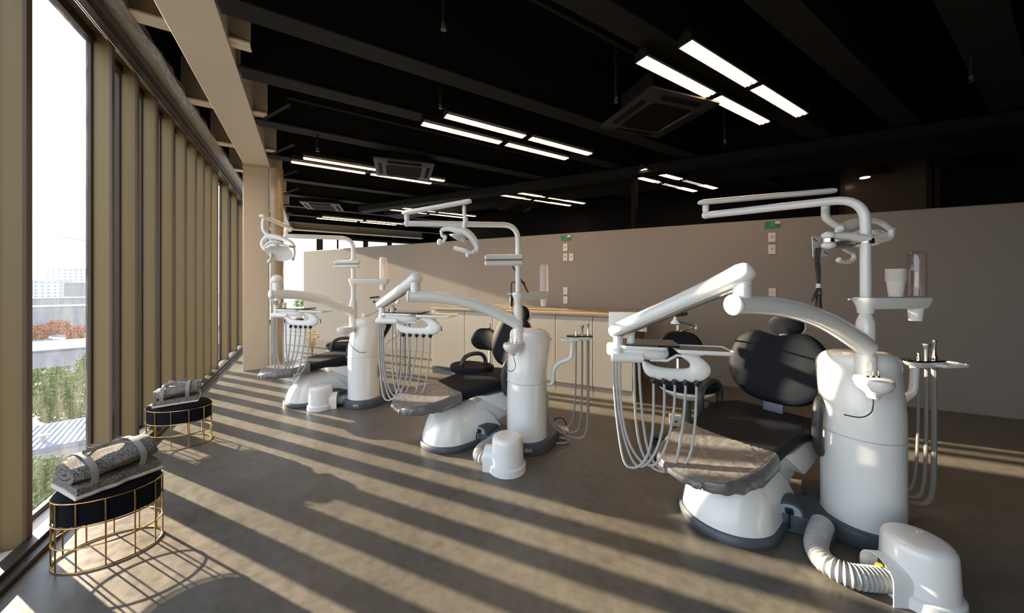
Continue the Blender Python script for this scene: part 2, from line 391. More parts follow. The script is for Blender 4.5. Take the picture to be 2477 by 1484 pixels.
# cross beams: beige stubs by the windows, black steel over the room
beams = [-1.6, -.4, .35, 1.0, 1.62, 2.83, 3.655, 4.70, 5.86, 7.02, 8.2, 9.35, 10.5, 11.7]
stub = [-.2, .97, 2.15, 3.30, 4.55, 5.73, 6.93, 8.12, 9.3, 10.5]
for y in stub:
    mb = MB(); mb.box((-.93, y, 3.13), (.34, .13, .014)); mb.box((-.93, y + .05, 3.36), (.34, .012, .46)); mb.box((-.46, y, 3.14), (.14, .12, .014)); mb.box((-.46, y, 3.36), (.14, .012, .46))
    struct(mb.build('ceiling_beam', 'beige', label='short beige cross beam at the window wall'))
for i, y in enumerate(beams):
    wfl = .19 if y > .5 else .25
    mb = MB(); mb.box((7.8, y, 3.11), (16.6, wfl, .02)); mb.box((7.8, y, 3.43), (16.6, .02, .64))
    struct(mb.build('ceiling_beam', 'beamk', label='black steel ceiling beam', bevel=.003))
for x0, y0 in ((-.50, 4.75), (-.50, 5.9), (-.50, 7.1), (-.50, 8.3)):
    mb = MB(); mb.tube([(x0, y0, 3.12), (x0 + .34, y0 - .62, 3.14)], .02, 4); struct(mb.build('ceiling_beam', 'beamk', label='black diagonal brace in the ceiling'))

# far end facade
fx = [(-1.3, -1.22), (.22, .42), (.86, .92), (1.75, 1.93), (2.62, 2.80), (3.9, 4.1), (5.3, 5.5)]
mb = MB()
for a_, b_ in fx: mb.box(((a_ + b_) / 2, YE, 1.5), (b_ - a_, .16, 3.0))
mb.box((3, YE, .05), (8.6, .12, .1)); mb.box((3, YE, 2.98), (8.6, .12, .08))
w = struct(MB().box((3, YE + .04, 1.5), (8.6, .012, 2.9)).build('window_%d' % wi, 'glass', label='glazed end wall')); 
mb.build('window_frame', 'frame', w, bevel=.004)
struct(MB().box((3.0, YE + .1, 3.4), (8.8, .2, .8)).build('wall_end', 'blackwall'))
mb = MB(); mb.box((1.35, 13.55, 3.14), (5.1, .30, .02)); mb.box((1.35, 13.6, 3.38), (5.1, .015, .5)); mb.box((1.5, 13.58, 3.38), (.02, .06, .5))
struct(mb.build('ceiling_beam', 'beige', label='beige beam above the far glazing'))
struct(MB().box((10.5, YE, 1.9), (6.6, .2, 4)).build('wall_far', 'blackwall'))

# ------------------------------------------------------------------ counter, cabinets, tap
CS = [on_part(1535, 973, .62)[0]]
s_end = (Vector((3.073, 2.509, 0)) - PP).dot(pd); d_front = (Vector((3.073, 2.509, 0)) - PP).dot(pn)
s_far = (Vector((1.69, 4.961, 0)) - PP).dot(pd)
def cbox(mb, s_a, s_b, d_a, d_b, z_a, z_b):
    return mb.rings([[part_pt(s_a, d_a, z), part_pt(s_b, d_a, z), part_pt(s_b, d_b, z), part_pt(s_a, d_b, z)] for z in (z_a, z_b)])
seams = []
for u in (1434, 1343.5, 1191, 1123.5):
    seams.append(on_part(u, 850, d_front)[0])
edges = [s_end + .02] + seams + [s_far]
for i in range(len(edges) - 1):
    sa, sb = edges[i] + .003, edges[i + 1] - .003
    t = thing('base_cabinet', part_pt((sa + sb) / 2, d_front / 2, 0), 'greige base cabinet, %s' % ['end one nearest the stool with the brown side panel', 'second from the brown end panel, behind the hanging hoses', 'wide one behind the black stool and white cylinder', 'narrow one behind the stool backrest', 'last one before the far dark plinth end'][i], 'cabinet', 'greige base cabinets along the partition')
    cbox(MB(), sa, sb, d_front - .02, .0, .10, .925).build('body', 'front', t)
    cbox(MB(), sa + .001, sb - .001, d_front, d_front - .018, .115, .915).build('door', 'front', t, bevel=.002)
    cbox(MB(), sa, sb, d_front - .012, .05, 0, .10).build('plinth', 'kick' if i < 4 else 'grey', t)
t = cbox(MB(), s_end, s_end + .02, d_front, 0, 0, .925).build('end_panel', 'cabside', bevel=.002)
tag(t, 'brown cabinet end panel behind the stool', 'panel')
t = cbox(MB(), s_end - .005, s_far + .01, d_front + .012, 0, .928, .955).build('worktop', 'worktop', bevel=.003)
tag(t, 'long pale worktop with a sunlit brass-coloured edge on the base cabinets', 'worktop')
def pt_at(u, v, f): return at(u, v, f)
# black mixer tap
sp, _ = on_part(1237, 750, .25)
def tapp(ds, z, d_=.25): return part_pt(sp + ds, d_, z)
t = thing('kitchen_tap', tapp(0, .955), 'matt black square-necked kitchen tap standing on the worktop', 'tap')
MB().lathe([(.026, 0), (.026, .14), (.02, .15)], tapp(0, .955), 16).build('body', 'black', t)
MB().tube([tapp(0, 1.1), tapp(0, 1.31), tapp(-.01, 1.325), tapp(-.02, 1.33), tapp(-.22, 1.33), tapp(-.23, 1.32), tapp(-.23, 1.27)], .010, 8).build('spout', 'black', t)
MB().tube([tapp(-.02, 1.05), tapp(-.09, 1.05), tapp(-.09, 1.13)], .008, 8).build('handle', 'black', t)

# sockets and signs on the partition
def plate(u, v, wd, ht, name, m, d_=0, th=.012):
    s_, z_ = on_part(u, v, 0)
    return s_, z_
sock = [(1867, 575, 'upper one of the pair under the right green sign', 1), (1867, 604, 'lower one of the pair under the right green sign', 1), (1868, 709, 'single one low above the black headrest', 0),
        (1368, 599, 'top one under the left green sign', 1), (1368, 622.5, 'left one of the side-by-side pair', 1), (1382, 622.5, 'right one of the side-by-side pair', 1),
        (1368, 704, 'upper one of the low pair above the worktop', 0), (1368, 726, 'lower one of the low pair above the worktop', 0)]
for u, v, txt, kind in sock:
    s_, z_ = on_part(u, v); wd, ht = .070, .115
    t = thing('wall_outlet', part_pt(s_, 0, z_ - ht / 2), 'white outlet plate on partition, ' + txt, 'outlet', 'outlet plates on the partition')
    cbox(MB(), s_ - wd / 2, s_ + wd / 2, .012, 0, z_ - ht / 2, z_ + ht / 2).build('plate', 'outlet', t, bevel=.003)
    mb = MB()
    if kind:
        mb.lathe([(.007, 0), (.006, .004)], part_pt(s_, .012, z_ + .005), 10, axis=pn)
        for q in range(4): cbox(mb, s_ - .02 + q * .012, s_ - .017 + q * .012, .0135, .012, z_ + .01 + (q % 2) * .01, z_ + .012 + (q % 2) * .01 + .006)
    else:
        cbox(mb, s_ - .008, s_ + .008, .0145, .012, z_ - .004, z_ + .004)
    mb.build('socket_hole', 'black' if kind else 'hose', t)
for u, v, txt in ((1868, 544, 'behind the near unit pole'), (1369, 576, 'above the left outlets')):
    s_, z_ = on_part(u, v); k = 1.0
    wd, ht = .15, .075
    t = thing('exit_sign', part_pt(s_, 0, z_ - ht / 2), 'small green sign with a white corner on the partition top, ' + txt, 'sign', 'green signs on the partition')
    cbox(MB(), s_ - wd / 2, s_ + wd / 2, .010, 0, z_ - ht / 2, z_ + ht / 2).build('plate', 'green', t, bevel=.001)
    mb = MB(); cbox(mb, s_ - wd / 2, s_ - wd / 2 + .05, .0115, .010, z_ + .008, z_ + ht / 2)
    mb.build('sticker', 'outlet', t)
    mb = MB()
    def lb(a1, b1, a2, b2): cbox(mb, s_ - a2, s_ - a1, .0112, .010, z_ + b1, z_ + b2)
    lb(-.022, -.014, -.0205, .030); lb(.0205, -.014, .022, .030); lb(-.022, .0285, .022, .030); lb(-.022, -.015, .022, -.0135)
    lb(-.004, .014, .004, .022); lb(-.003, .0, .003, .013); lb(-.010, .002, .010, .004); lb(-.009, -.010, -.004, .0); lb(.004, -.010, .009, .0)
    for q in range(14): lb(-.045 + q * .0062, -.026, -.045 + q * .0062 + .0042, -.023)
    mb.build('pictogram', mat('pale green print', (.25, .5, .35), .5), t)
# low grey grille and post peeping above the partition
s_, z_ = on_part(1535, 540, -.5)
struct(MB().box(part_pt(s_, -.5, 1.9), (.07, .07, 2.9)).build('column', 'blackwall', label='thin black post behind the partition'))

# ------------------------------------------------------------------ ceiling lamps
def lamp_proto():
    t = thing('ceiling_light', (0, 0, 3.0), 'x', 'light')
    L = .965
    MB().box((0, 0, 3.065), (L, .06, .05)).build('housing', 'black', t, bevel=.004)
    mb = MB(); 
    mb.rings([[Vector((x, y, z)) for y, z in ((-.052, 3.0), (-.030, 3.04), (.030, 3.04), (.052, 3.0), (.049, 3.0), (.028, 3.034), (-.028, 3.034), (-.049, 3.0))] for x in (-L / 2, L / 2)])
    mb.build('reflector', 'reflector', t)
    for s_ in (-1, 1):
        MB().tube([(-L / 2 + .01, s_ * .021, 3.012), (L / 2 - .01, s_ * .021, 3.012)], .013, 10).build('lamp_tube', 'tubelamp', t)
    for s_ in (-1, 1): MB().box((s_ * (L / 2 - .003), 0, 3.03), (.012, .105, .06)).build('end_cap', 'black', t, bevel=.002)
    return t
rowsL = [(2.63, 1.70, 'near pair of rows, row farther from the black beam, left lamp'), (3.63, 1.70, 'near pair of rows, row beside the air conditioner, right lamp'),
         (2.78, 1.43, 'topmost lamp at the upper right'), (3.79, 1.43, 'lamp continuing the topmost row, far right end')]
LG = [('near group above the air conditioner', 2.15, 1.70, 1.43, 2, .13), ('middle group left of the near air conditioner', 1.02, 3.57, 3.285, 2, .155),
      ('group partly hidden by the second air conditioner', -.22, 5.62, 5.37, 2, .145), ('small group above the pole of the nearest unit', 4.10, 3.61, 3.32, 2, .13),
      ('far group over the second unit', 2.87, 5.66, 5.36, 2, .13), ('far group behind the lamp arm of the middle unit', 1.47, 8.08, 7.77, 2, .12),
      ('farthest group near the end glazing', .16, 10.09, 9.82, 2, .12)]
proto = None
for gname, xs, ya, yb, nn, off in LG:
    for row, y, dx in (('lower', ya, 0), ('upper', yb, off)):
        for k in range(nn):
            loc = (xs + dx + .4825 + k * 1.03, y, 3.0); lab = 'twin-tube ceiling light, %s row %s, %s' % (row, ['left', 'right'][k], gname)
            if proto is None: proto = lamp_proto(); proto.location = loc; proto['label'] = lab; proto['group'] = 'twin-tube ceiling lights'
            else: dup(proto, loc, lab, 'twin-tube ceiling lights')

# ceiling cassettes
def cassette(x, y, z, sz, rz, label, m='beamk'):
    R = Matrix.Rotation(rz, 3, 'Z'); c = Vector((x, y, z))
    t = thing('air_conditioner', (x, y, z), label, 'air conditioner', 'ceiling cassette air conditioners')
    mb = MB(); mb.box(c + Vector((0, 0, .17)), (sz * .58, sz * .58, .28), R=R); mb.build('body', 'beamk', t)
    h = sz / 2
    rs = []
    for s_, zz in ((h, .03), (h, .012), (h * .66, -.01), (h * .62, -.01), (h * .60, .004)):
        rs.append([c + R @ Vector((a, b, zz)) for a, b in rrect(s_, s_, .03 if s_ > .3 else .06, 4)])
    MB().rings(rs).build('panel', m, t)
    mb = MB(); mb.box(c + Vector((0, 0, .0)), (sz * .60, sz * .60, .006), R=R); mb.build('intake_grille', 'blackwall', t)
    for q in range(4):
        Rq = R @ Matrix.Rotation(q * pi / 2, 3, 'Z')
        MB().box(c + Rq @ Vector((0, h * .82, -.002)), (sz * .55, .05, .012), R=Rq @ Matrix.Rotation(.35, 3, 'X')).build('louvre', 'blackwall', t, bevel=.003)
    return t
M['cassette'] = mat('charcoal cassette panel', (.016, .015, .014), .5)
M['cassette_w'] = mat('grey cassette panel', (.06, .06, .058), .5)
cassette(2.98, 2.18, 2.97, .80, radians(-12), 'black ceiling cassette air conditioner under the near lamps', 'cassette')
cassette(1.20, 5.10, 2.97, .80, radians(-12), 'black ceiling cassette air conditioner overlapping the second lamp rows', 'cassette')
cassette(.26, 8.57, 3.0, .75, radians(-12), 'grey ceiling cassette air conditioner far down beside the round pillar', 'cassette_w')
cassette(4.0, 6.43, 3.0, .75, radians(-12), 'dim ceiling cassette behind the far lamp group above the second unit', 'cassette')
M['dimsteel'] = mat('dull sprinkler metal', (.10, .095, .09), .4, metal=.6)
# sprinklers on droppers
for i, (x, y, z, lab) in enumerate(((.728, 2.059, 2.92, 'hanging alone at the top of the picture'), (4.508, .437, 2.92, 'hanging at the upper right over the partition'), (.086, 4.726, 2.92, 'above the far lamp pair by the window side'),
        (2.326, 2.099, 2.92, 'beside the near air conditioner corner'), (4.083, 2.081, 2.92, 'right of the near lamp group'), (1.05, 3.05, 2.95, 'above the middle lamp rows'))):
    t = thing('sprinkler', (x, y, z), 'sprinkler head on a black dropper pipe, ' + lab, 'sprinkler', 'ceiling sprinklers')
    MB().tube([(x, y, z + .03), (x, y, CZ)], .012, 8).build('dropper_pipe', 'beamk', t)
    MB().lathe([(.014, .03), (.014, .012), (.006, .01), (.006, -.008), (.02, -.01), (.02, -.013)], (x, y, z), 12).build('head', M['dimsteel'], t)
for i, (p0, p1, r_) in enumerate((((.0, 1.95, 3.3), (9, 2.0, 3.3), .02), ((-.2, 4.3, 3.28), (8, 4.32, 3.28), .02), ((1.2, 6.5, 3.25), (9, 6.5, 3.25), .03))):
    t = MB().tube([p0, p1], r_, 8).build('ceiling_pipe', 'beamk'); tag(t, 'thin black pipe under the ceiling, ' + ['above the near lamps', 'above the middle lamps', 'above the far lamps'][i], 'pipe', 'black ceiling pipes')
for i, (u, v) in enumerate(((2092, 431),)):
    p = at(u, v, 5.4)
    t = thing('downlight', p, 'small lit recessed downlight above the glow-painted glass', 'light'); MB().lathe([(.06, 0), (.06, .01)], p, 20).build('lens', 'leds', t)
    MB().lathe([(.075, .011), (.075, .05), (.02, .06), (.012, CZ - p.z)], p, 20).build('trim_ring', 'black', t)

# ------------------------------------------------------------------ dental units
AZ = radians(-30.3); UU = Vector((sin(AZ), cos(AZ), 0)); NN = Vector((cos(AZ), -sin(AZ), 0))
CC = {3: Vector((2.50, .589, 0)), 2: Vector((1.519, 2.304, 0)), 1: Vector((.513, 4.007, 0))}
WHO = {3: 'nearest', 2: 'middle', 1: 'farthest'}
def un(n, u_, n_, z=0): p = CC[n] + UU * u_ + NN * n_; p.z = z; return p
PU = (.02, -.115)                                        # pole position in unit coordinates

def round_body(n):
    C = CC[n]
    top = .945
    rs = []; N_ = 44
    prof = [(.085, 0, 1.02), (.10, 0, 1.0), (.45, .0, 1.0), (.60, .004, 1.0), (.66, .014, 1.02), (.73, .034, 1.06), (.79, .056, 1.10), (.84, .072, 1.11)]
    for z, sh, k in prof:
        rs.append([C + NN * (sh + .162 * k * cos(2 * pi * i / N_)) + UU * (.162 * min(k, 1.02) * sin(2 * pi * i / N_)) + Vector((0, 0, z)) for i in range(N_)])
    # domed, backward leaning hood
    for j in range(1, 9):
        t = j / 8; s_ = cos(t * pi / 2 * .97) ** .42
        rs.append([C + NN * (.072 - .06 * t + .162 * 1.11 * s_ * cos(2 * pi * i / N_)) + UU * (.168 * s_ * sin(2 * pi * i / N_)) +
                   Vector((0, 0, .845 + (top + .005 - .845) * sin(t * pi / 2) - .05 * t * max(0, cos(2 * pi * i / N_)) * s_)) for i in range(N_)])
    return MB().rings(rs)

def plinth(n):
    pts = []
    for i in range(25):
        a = radians(90 + 180 * i / 24); pts.append((.205 * sin(a), .205 * cos(a)))
    outl = [(-.205, 0)] + []
    P = []
    for i in range(19):                                   # rounded nose towards the window (-N)
        a = radians(180 + 180 * i / 18); P.append((.21 * cos(a) * 1.0, .20 * sin(a)))       # (u, n)
    P += [(.21, .16), (.19, .27), (.12, .31), (-.10, .31), (-.18, .27), (-.21, .16)]
    mb = MB(); rs = []
    for z, k in ((0, .985), (.008, 1), (.07, 1), (.085, .97)):
        rs.append([un(n, u_ * k, n_ * k, z) for u_, n_ in P])
    return mb.rings(rs)

def build_unit(n, prm):
    C = CC[n]; who = WHO[n]
    t = thing('dental_unit', C, prm['label'], 'dental unit', 'white dental units')
    body = round_body(n).build('body', 'white', t, ang=50)
    # seam ring and black rear edge
    mb = MB(); mb.tube([C + NN * .1652 * cos(a) + UU * .1652 * sin(a) + Vector((0, 0, .525)) for a in [2 * pi * i / 44 for i in range(44)]], .0012, 4, loop=True); mb.build('seam', 'hose', body)
    mb = MB(); mb.tube([C + NN * (.072 + .1815 * cos(a)) + UU * (.1665 * sin(a)) + Vector((0, 0, .846)) for a in [radians(-80 + 160 * i / 24) for i in range(25)]], .004, 6); mb.build('edge_trim', 'black', body)
    pl = plinth(n).build('plinth', 'grey', t, bevel=.006)
    # serial plate on the front of the plinth
    a = radians(-118); 
    c = C + UU * (.208 * cos(a)) + NN * (.198 * sin(a)); c.z = .045
    MB().box(c, (.004, .055, .026), rz=atan2((c - C).y, (c - C).x)).build('name_plate', 'hose', pl)
    # socket panel on the side
    mb = MB(); q = C - UU * .150 + NN * .065; nx = (q - C).normalized(); R = nx.to_track_quat('X', 'Z').to_matrix(); q = C + nx * .166 + Vector((0, 0, .36))
    Rz = Matrix.Rotation(atan2(nx.y, nx.x), 3, 'Z')
    sp_ = MB().rings([[q + Rz @ Vector((d_, a, b)) for a, b in rrect(.024, .075, .023)] for d_ in (-.004, .006)]).build('socket_panel', 'hose', t)
    mb = MB()
    for k in (-.035, -.005, .03): mb.box(q + Rz @ Vector((.006, 0, k)), (.006, .022, .022), R=Rz)
    mb.build('socket', 'black', sp_)
    # floor box linking the chair
    mb = MB(); rs = []
    P = [(.15, -.19), (.42, -.20), (.42, .05), (.15, .08)]
    for z, k in ((0, 0), (.075, 0), (.088, .012)):
        cu = sum(p[0] for p in P) / 4; cn = sum(p[1] for p in P) / 4
        rs.append([un(n, cu + (p[0] - cu) * (1 - k * 3), cn + (p[1] - cn) * (1 - k * 3), z) for p in P])
    fb = mb.rings(rs).build('floor_box', 'grey', t, bevel=.004)
    # hump with power inlet
    mb = MB(); sec = [(.065 * cos(radians(a)), .062 * sin(radians(a)) ** .8 if a not in (0, 180) else 0) for a in range(0, 181, 12)]
    mb.rings([[un(n, .335 + a, n_, .085 + b * k) for a, b in sec] for n_, k in ((-.185, 1), (-.10, 1.0), (.0, .6), (.05, .2))])
    hp = mb.build('inlet_cover', 'grey', fb)
    mb = MB(); mb.rings([[un(n, .335 + a * .82, n_, .088 + b * .82) for a, b in sec] for n_ in (-.190, -.186)]); mb.build('inlet_plate', M['plate'] , hp)
    mb = MB(); mb.rings([[un(n, .335 + a, n_, .108 + b) for a, b in rrect(.018, .014, .006, 2)] for n_ in (-.200, -.188)])
    mb.tube([un(n, .335, -.20, .108), un(n, .337, -.222, .105), un(n, .342, -.225, .07), un(n, .338, -.215, .03), un(n, .336, -.2, .02)], .005, 6); mb.build('power_cable', 'black', hp)
    # pole
    pb = un(n, *PU); Z = prm['zt']
    end = prm['arm_end']; bend = Vector((pb.x, pb.y, Z)); d = (end - bend); L = d.length; dn = d.normalized()
    pts = [pb + Vector((0, 0, .92)), pb + Vector((0, 0, 1.2)), pb + Vector((0, 0, 1.5)), bend - Vector((0, 0, .14))]
    arc = [bend + Vector((0, 0, -.13)) * (1 - q) ** 2 + dn * .12 * q ** 2 for q in [i / 9 for i in range(1, 10)]]
    pts += arc + [end]
    pole = MB().tube(pts, .0215, 16).build('pole', 'white', t)
    MB().ell(end, (.0235, .0235, .0235)).build('end_cap', 'white', pole)
    MB().lathe([(.0235, 0), (.0235, .006)], bend - Vector((0, 0, .20)), 20).build('joint_ring', 'white', pole)
    MB().lathe([(.040, .83), (.041, .84), (.041, .945), (.036, .95), (.036, 1.10), (.034, 1.115), (.026, 1.14), (.0225, 1.15)], pb, 28).build('pole_sleeve', 'white', t)
    # curved instrument arm
    e2 = prm['arch_end']; st = pb + Vector((0, 0, .985)); pts = []; rr = []
    for i in range(25):
        q = i / 24; p = st.lerp(e2, q); p.z = st.z + (e2.z - st.z) * (1 - (1 - q) ** 2.3); pts.append(p); rr.append(.047 - .005 * q)
    arch = MB().tube(pts, rr, 20).build('curved_arm', 'white', t)
    hd = (pts[-1] - pts[-2]).normalized()
    MB().ell(e2 + hd * .004, (.02, .046, .046), R=Matrix.Rotation(atan2(hd.y, hd.x), 3, 'Z')).build('end_cap', 'white', arch)
    kn = e2 - hd * .045
    MB().lathe([(.036, .03), (.036, .078), (.033, .079), (.033, .082), (.036, .083), (.036, .13)], kn, 24).build('swivel', 'white', arch)
    # balance arm
    el = Vector((kn.x, kn.y, e2.z + .125)); le = prm['low_end']; dv = le - el; Lb = dv.length; dz = dv.normalized()
    side = Vector((0, 0, 1)).cross(dz).normalized(); upv = dz.cross(side); upv = upv if upv.z > 0 else -upv
    rs = []
    for q, w_, h_ in ((-.052, .012, .018), (-.044, .033, .037), (-.025, .046, .049), (.0, .050, .054), (.06, .046, .049), (.3, .040, .042), (.6, .040, .042), (Lb - .05, .040, .042), (Lb, .038, .040), (Lb + .02, .030, .032), (Lb + .027, .014, .016)):
        ring = []
        for k in range(24):
            a = 2 * pi * k / 24; c_, s_ = cos(a), sin(a)
            ring.append(el + dz * q + side * w_ * c_ + upv * (h_ * (s_ if s_ > 0 else s_ * .72)))
        rs.append(ring)
    ba = MB().rings(rs).build('balance_arm', 'white', t, ang=50)
    mb = MB(); mb.tube([el + dz * .05 - upv * .042, el + dz * (Lb - .03) - upv * .030], .010, 8, flat=2); mb.build('rail', 'steel', ba)
    kp = el + dz * Lb * .5 - upv * .04
    MB().tube([kp, kp - Vector((0, 0, .03))], .004, 8).build('screw', 'brass', ba)
    MB().lathe([(.006, 0), (.008, -.012), (.020, -.026), (.021, -.032), (.008, -.036)], kp - Vector((0, 0, .012)), 16).build('knob', 'white', ba)
    # delivery head
    kz = le.z - .02; q0 = le + dz * -.02
    pdx = prm['p_dir']; pv = (RT * pdx[0] + FW * pdx[1]).normalized(); qv = Vector((-pv.y, pv.x, 0))
    pk = prm.get('pk', 1)
    def tp(a, b, z): return Vector((q0.x, q0.y, kz)) + pv * a * pk + qv * b + Vector((0, 0, z))
    head = MB().lathe([(.024, -.10), (.024, 0.0)], tp(0, 0, 0), 20).build('tray_post', 'white', t)
    MB().lathe([(.020, -.09), (.020, .02)], tp(.085, .02, 0), 20).build('post', 'white', head)
    mb = MB(); mb.tube([tp(-.045, -.01, -.115), tp(-.035, -.01, -.115), tp(.15, .0, -.112), tp(.16, .0, -.112)], [.018, .027, .027, .02], 20); mb.build('knuckle', 'white', head)
    mb = MB()
    rs = []
    for a, hw, zz0, zz1 in ((-.07, .03, -.105, -.065), (-.06, .05, -.115, -.05), (.0, .07, -.12, -.045), (.12, .085, -.125, -.045), (.24, .085, -.125, -.048), (.29, .07, -.12, -.06), (.315, .05, -.105, -.075)):
        cz = (zz0 + zz1) / 2; hz = (zz1 - zz0) / 2
        rs.append([tp(a, .075 + b, cz + c_) for b, c_ in rrect(hw, hz, min(hz * .95, .03), 4)])
    cons = mb.rings(rs).build('console', 'white_soft', t, ang=50)
    mb = MB(); mb.rings([[tp(.20 + a, .06 + b, z) for a, b in rrect(.17, .10, .02)] for z in (-.046, -.036)]); mb.build('glass_top', 'darkglass', cons)
    mb = MB(); mb.rings([[tp(.16 + a, .06 + b, z) for a, b in rrect(.14, .105, .03)] for z in (-.060, -.046)]); mb.build('top_frame', 'white_soft', cons)
    # side tray
    mb = MB(); mb.rings([[tp(.50 + a * k, .02 + b * k, z) for a, b in rrect(.155, .085, .02)] for z, k in ((-.072, .9), (-.066, .98), (-.052, 1.0), (-.050, .985), (-.060, .96))])
    tr = mb.build('side_tray', 'white_soft', t)
    mb = MB(); mb.rings([[tp(.50 + a, .02 + b, z) for a, b in rrect(.140, .070, .015)] for z in (-.060, -.0535)]); mb.build('tray_mat', prm.get('mat', 'darkglass'), tr)
    mb = MB(); mb.lathe([(.03, -.10), (.03, -.085), (.045, -.083), (.045, -.072)], tp(.46, .02, 0), 16); mb.tube([tp(.46, .02, -.095), tp(.36, .02, -.095), tp(.30, .02, -.125), tp(.20, .02, -.125)], .008, 8, flat=1.6); mb.build('tray_bracket', 'white_soft', tr)
    # instrument holder: flat sickle-shaped beam with a slot
    out = [(.18, -.125), (.14, -.135), (.13, -.155), (.15, -.20), (.19, -.225), (.42, -.225), (.49, -.215), (.525, -.185), (.525, -.15), (.50, -.115), (.455, -.085), (.40, -.08), (.43, -.12), (.445, -.155), (.42, -.175), (.25, -.175), (.23, -.16), (.22, -.13)]
    outer = smooth([Vector(p + (0,)) for p in [(.150, -.130), (.155, -.170), (.185, -.205), (.25, -.222), (.36, -.225), (.46, -.222), (.515, -.205), (.545, -.172), (.54, -.135), (.50, -.10), (.45, -.078), (.40, -.072)]], 5)
    inner = smooth([Vector(p + (0,)) for p in [(.37, -.095), (.405, -.110), (.428, -.128), (.430, -.146), (.41, -.156), (.36, -.159), (.28, -.158), (.225, -.150), (.195, -.140), (.17, -.13)]], 5)
    op = [(p.x, p.y) for p in outer]; ip = [(p.x, p.y) for p in inner]
    m_ = 40
    def samp(P, q):
        k = q * (len(P) - 1); i = min(int(k), len(P) - 2); f_ = k - i; return (P[i][0] * (1 - f_) + P[i + 1][0] * f_, P[i][1] * (1 - f_) + P[i + 1][1] * f_)
    rs = []
    for i in range(m_ + 1):
        a, b = samp(op, i / m_); c2, d2 = samp(ip, 1 - i / m_); e = .72 if i in (0, m_) else 1; ring = []
        for k in range(16):
            an = 2 * pi * k / 16; w_ = (cos(an) + 1) / 2; ring.append(tp(a * w_ + c2 * (1 - w_), .028 * e * sin(an) * (abs(sin(an)) ** -.35 if abs(sin(an)) > .05 else 1), b * w_ + d2 * (1 - w_)))
        rs.append(ring)
    mb = MB(); mb.rings(rs)
    hol = mb.build('instrument_holder', 'white_soft', t, ang=60)
    mb = MB(); mb.tube([p + pv * .002 + Vector((0, 0, .034)) if False else p for p in [tp(.495, .03, -.13), tp(.535, .035, -.155), tp(.535, .035, -.19)]], .004, 6); mb.build('holder_seam', 'black', hol)
    zb = prm['hose_z']
    for i in range(5):
        a = .215 + i * .062
        s_ = tp(a, -.02, -.222)
        MB().lathe([(.013, -.014), (.015, -.004), (.015, .012)], s_, 12, axis=(.5 * pv.x, .5 * pv.y, 1)).build('socket', 'black', hol)
        e_ = tp((-.03 + i * .022) if i < 3 else (.10 + (i - 3) * .03), .0, -.13)
        D = s_.z - 0; zl = zb + (i % 3) * .012
        m = 26; pts = []
        for j in range(m + 1):
            q = j / m; w_ = (1 - abs(2 * q - 1) ** 2.3)
            ss = q * q * (3 - 2 * q)
            p = s_.lerp(e_, ss); z_top = s_.z * (1 - q) + e_.z * q
            p.z = z_top - (z_top - zl) * w_
            p += qv * (-.03 * w_) + pv * (.012 * sin(q * 9 + i * 1.3) * w_)
            pts.append(p)
        MB().tube(pts, .0066, 8).build('hose', 'hose', t, label='looping grey instrument hose')
    # film viewer plate behind the arm
    if prm.get('viewer'):
        mb = MB(); R = Matrix.Rotation(atan2(pv.y, pv.x), 3, 'Z'); mb.box(tp(.07, .17, .06), (.20, .02, .11), R=R); mb.box(tp(.185, .16, .02), (.03, .025, .03), R=R); v_ = mb.build('film_viewer', 'white_soft', t, bevel=.004)
    # shelf with spill cup
    sh = prm['shelf']; zs = prm['zs']; sv = (RT * sh[0] + FW * sh[1]); sl = sv.length; sv.normalize(); sq = Vector((-sv.y, sv.x, 0))
    def sp3(a, b, z): return pb + sv * a + sq * b + Vector((0, 0, z))
    rs = []
    def shelf_ring(z, k, g=0):
        r0, r1 = .047 * k, .043 * k; P = []
        for i in range(13):
            a = radians(90 + 180 * i / 12); P.append(sp3(r0 * cos(a), r0 * sin(a), z))
        for i in range(13):
            a = radians(-90 + 180 * i / 12); P.append(sp3(sl + .01 + r1 * cos(a), r1 * sin(a), z))
        return P
    mb = MB(); mb.rings([shelf_ring(zs - .055, .62), shelf_ring(zs - .04, .80), shelf_ring(zs - .018, .97), shelf_ring(zs - .006, 1.0), shelf_ring(zs, .985)])
    shf = mb.build('shelf', 'white', t, ang=50)
    MB().rings([shelf_ring(zs - .0005, .93), shelf_ring(zs + .003, .92)]).build('shelf_mat', 'hose', shf)
    MB().lathe([(.030, zs - .078), (.034, zs - .05), (.046, zs - .01)], pb, 28).build('shelf_collar', 'white', shf)
    MB().lathe([(.024, zs - .118), (.026, zs - .10), (.031, zs - .05), (.034, zs - .03)], sp3(sl - .015, 0, 0), 24).build('drain_cup', 'white', shf)
    if n != 1: 
        MB().tube([pb + RT * -.03 + Vector((0, 0, zs - .008)), pb + RT * -.085 + Vector((0, 0, zs - .008))], .0045, 8).build('spout', 'white', shf)
    # bottle: stands on the shelf
    bp = sp3(sl - .01, 0, zs + .004); h_ = .235
    b_ = thing('water_bottle', bp, prm['bottle'], 'bottle', 'tall water bottles on the unit shelves')
    MB().lathe([(.036, 0), (.037, .01), (.036, h_ - .022), (.031, h_ - .006), (.012, h_)], bp, 24).build('bottle_body', 'bottle' if n != 3 else 'clear', b_)
    MB().lathe([(.008, .0), (.008, .12), (.003, .125)], bp + Vector((0, 0, .004)), 12).build('inner_tube', 'outlet', b_)
    # control bowl
    bz = .855; bc = pb - NN * .085 + UU * .0
    bwl = MB().lathe([(.022, -.098), (.026, -.082), (.034, -.074), (.058, -.052), (.069, -.024), (.064, -.004), (.050, .0)], bc + Vector((0, 0, bz)), 32, sx=1, sy=1.0, rz=0)
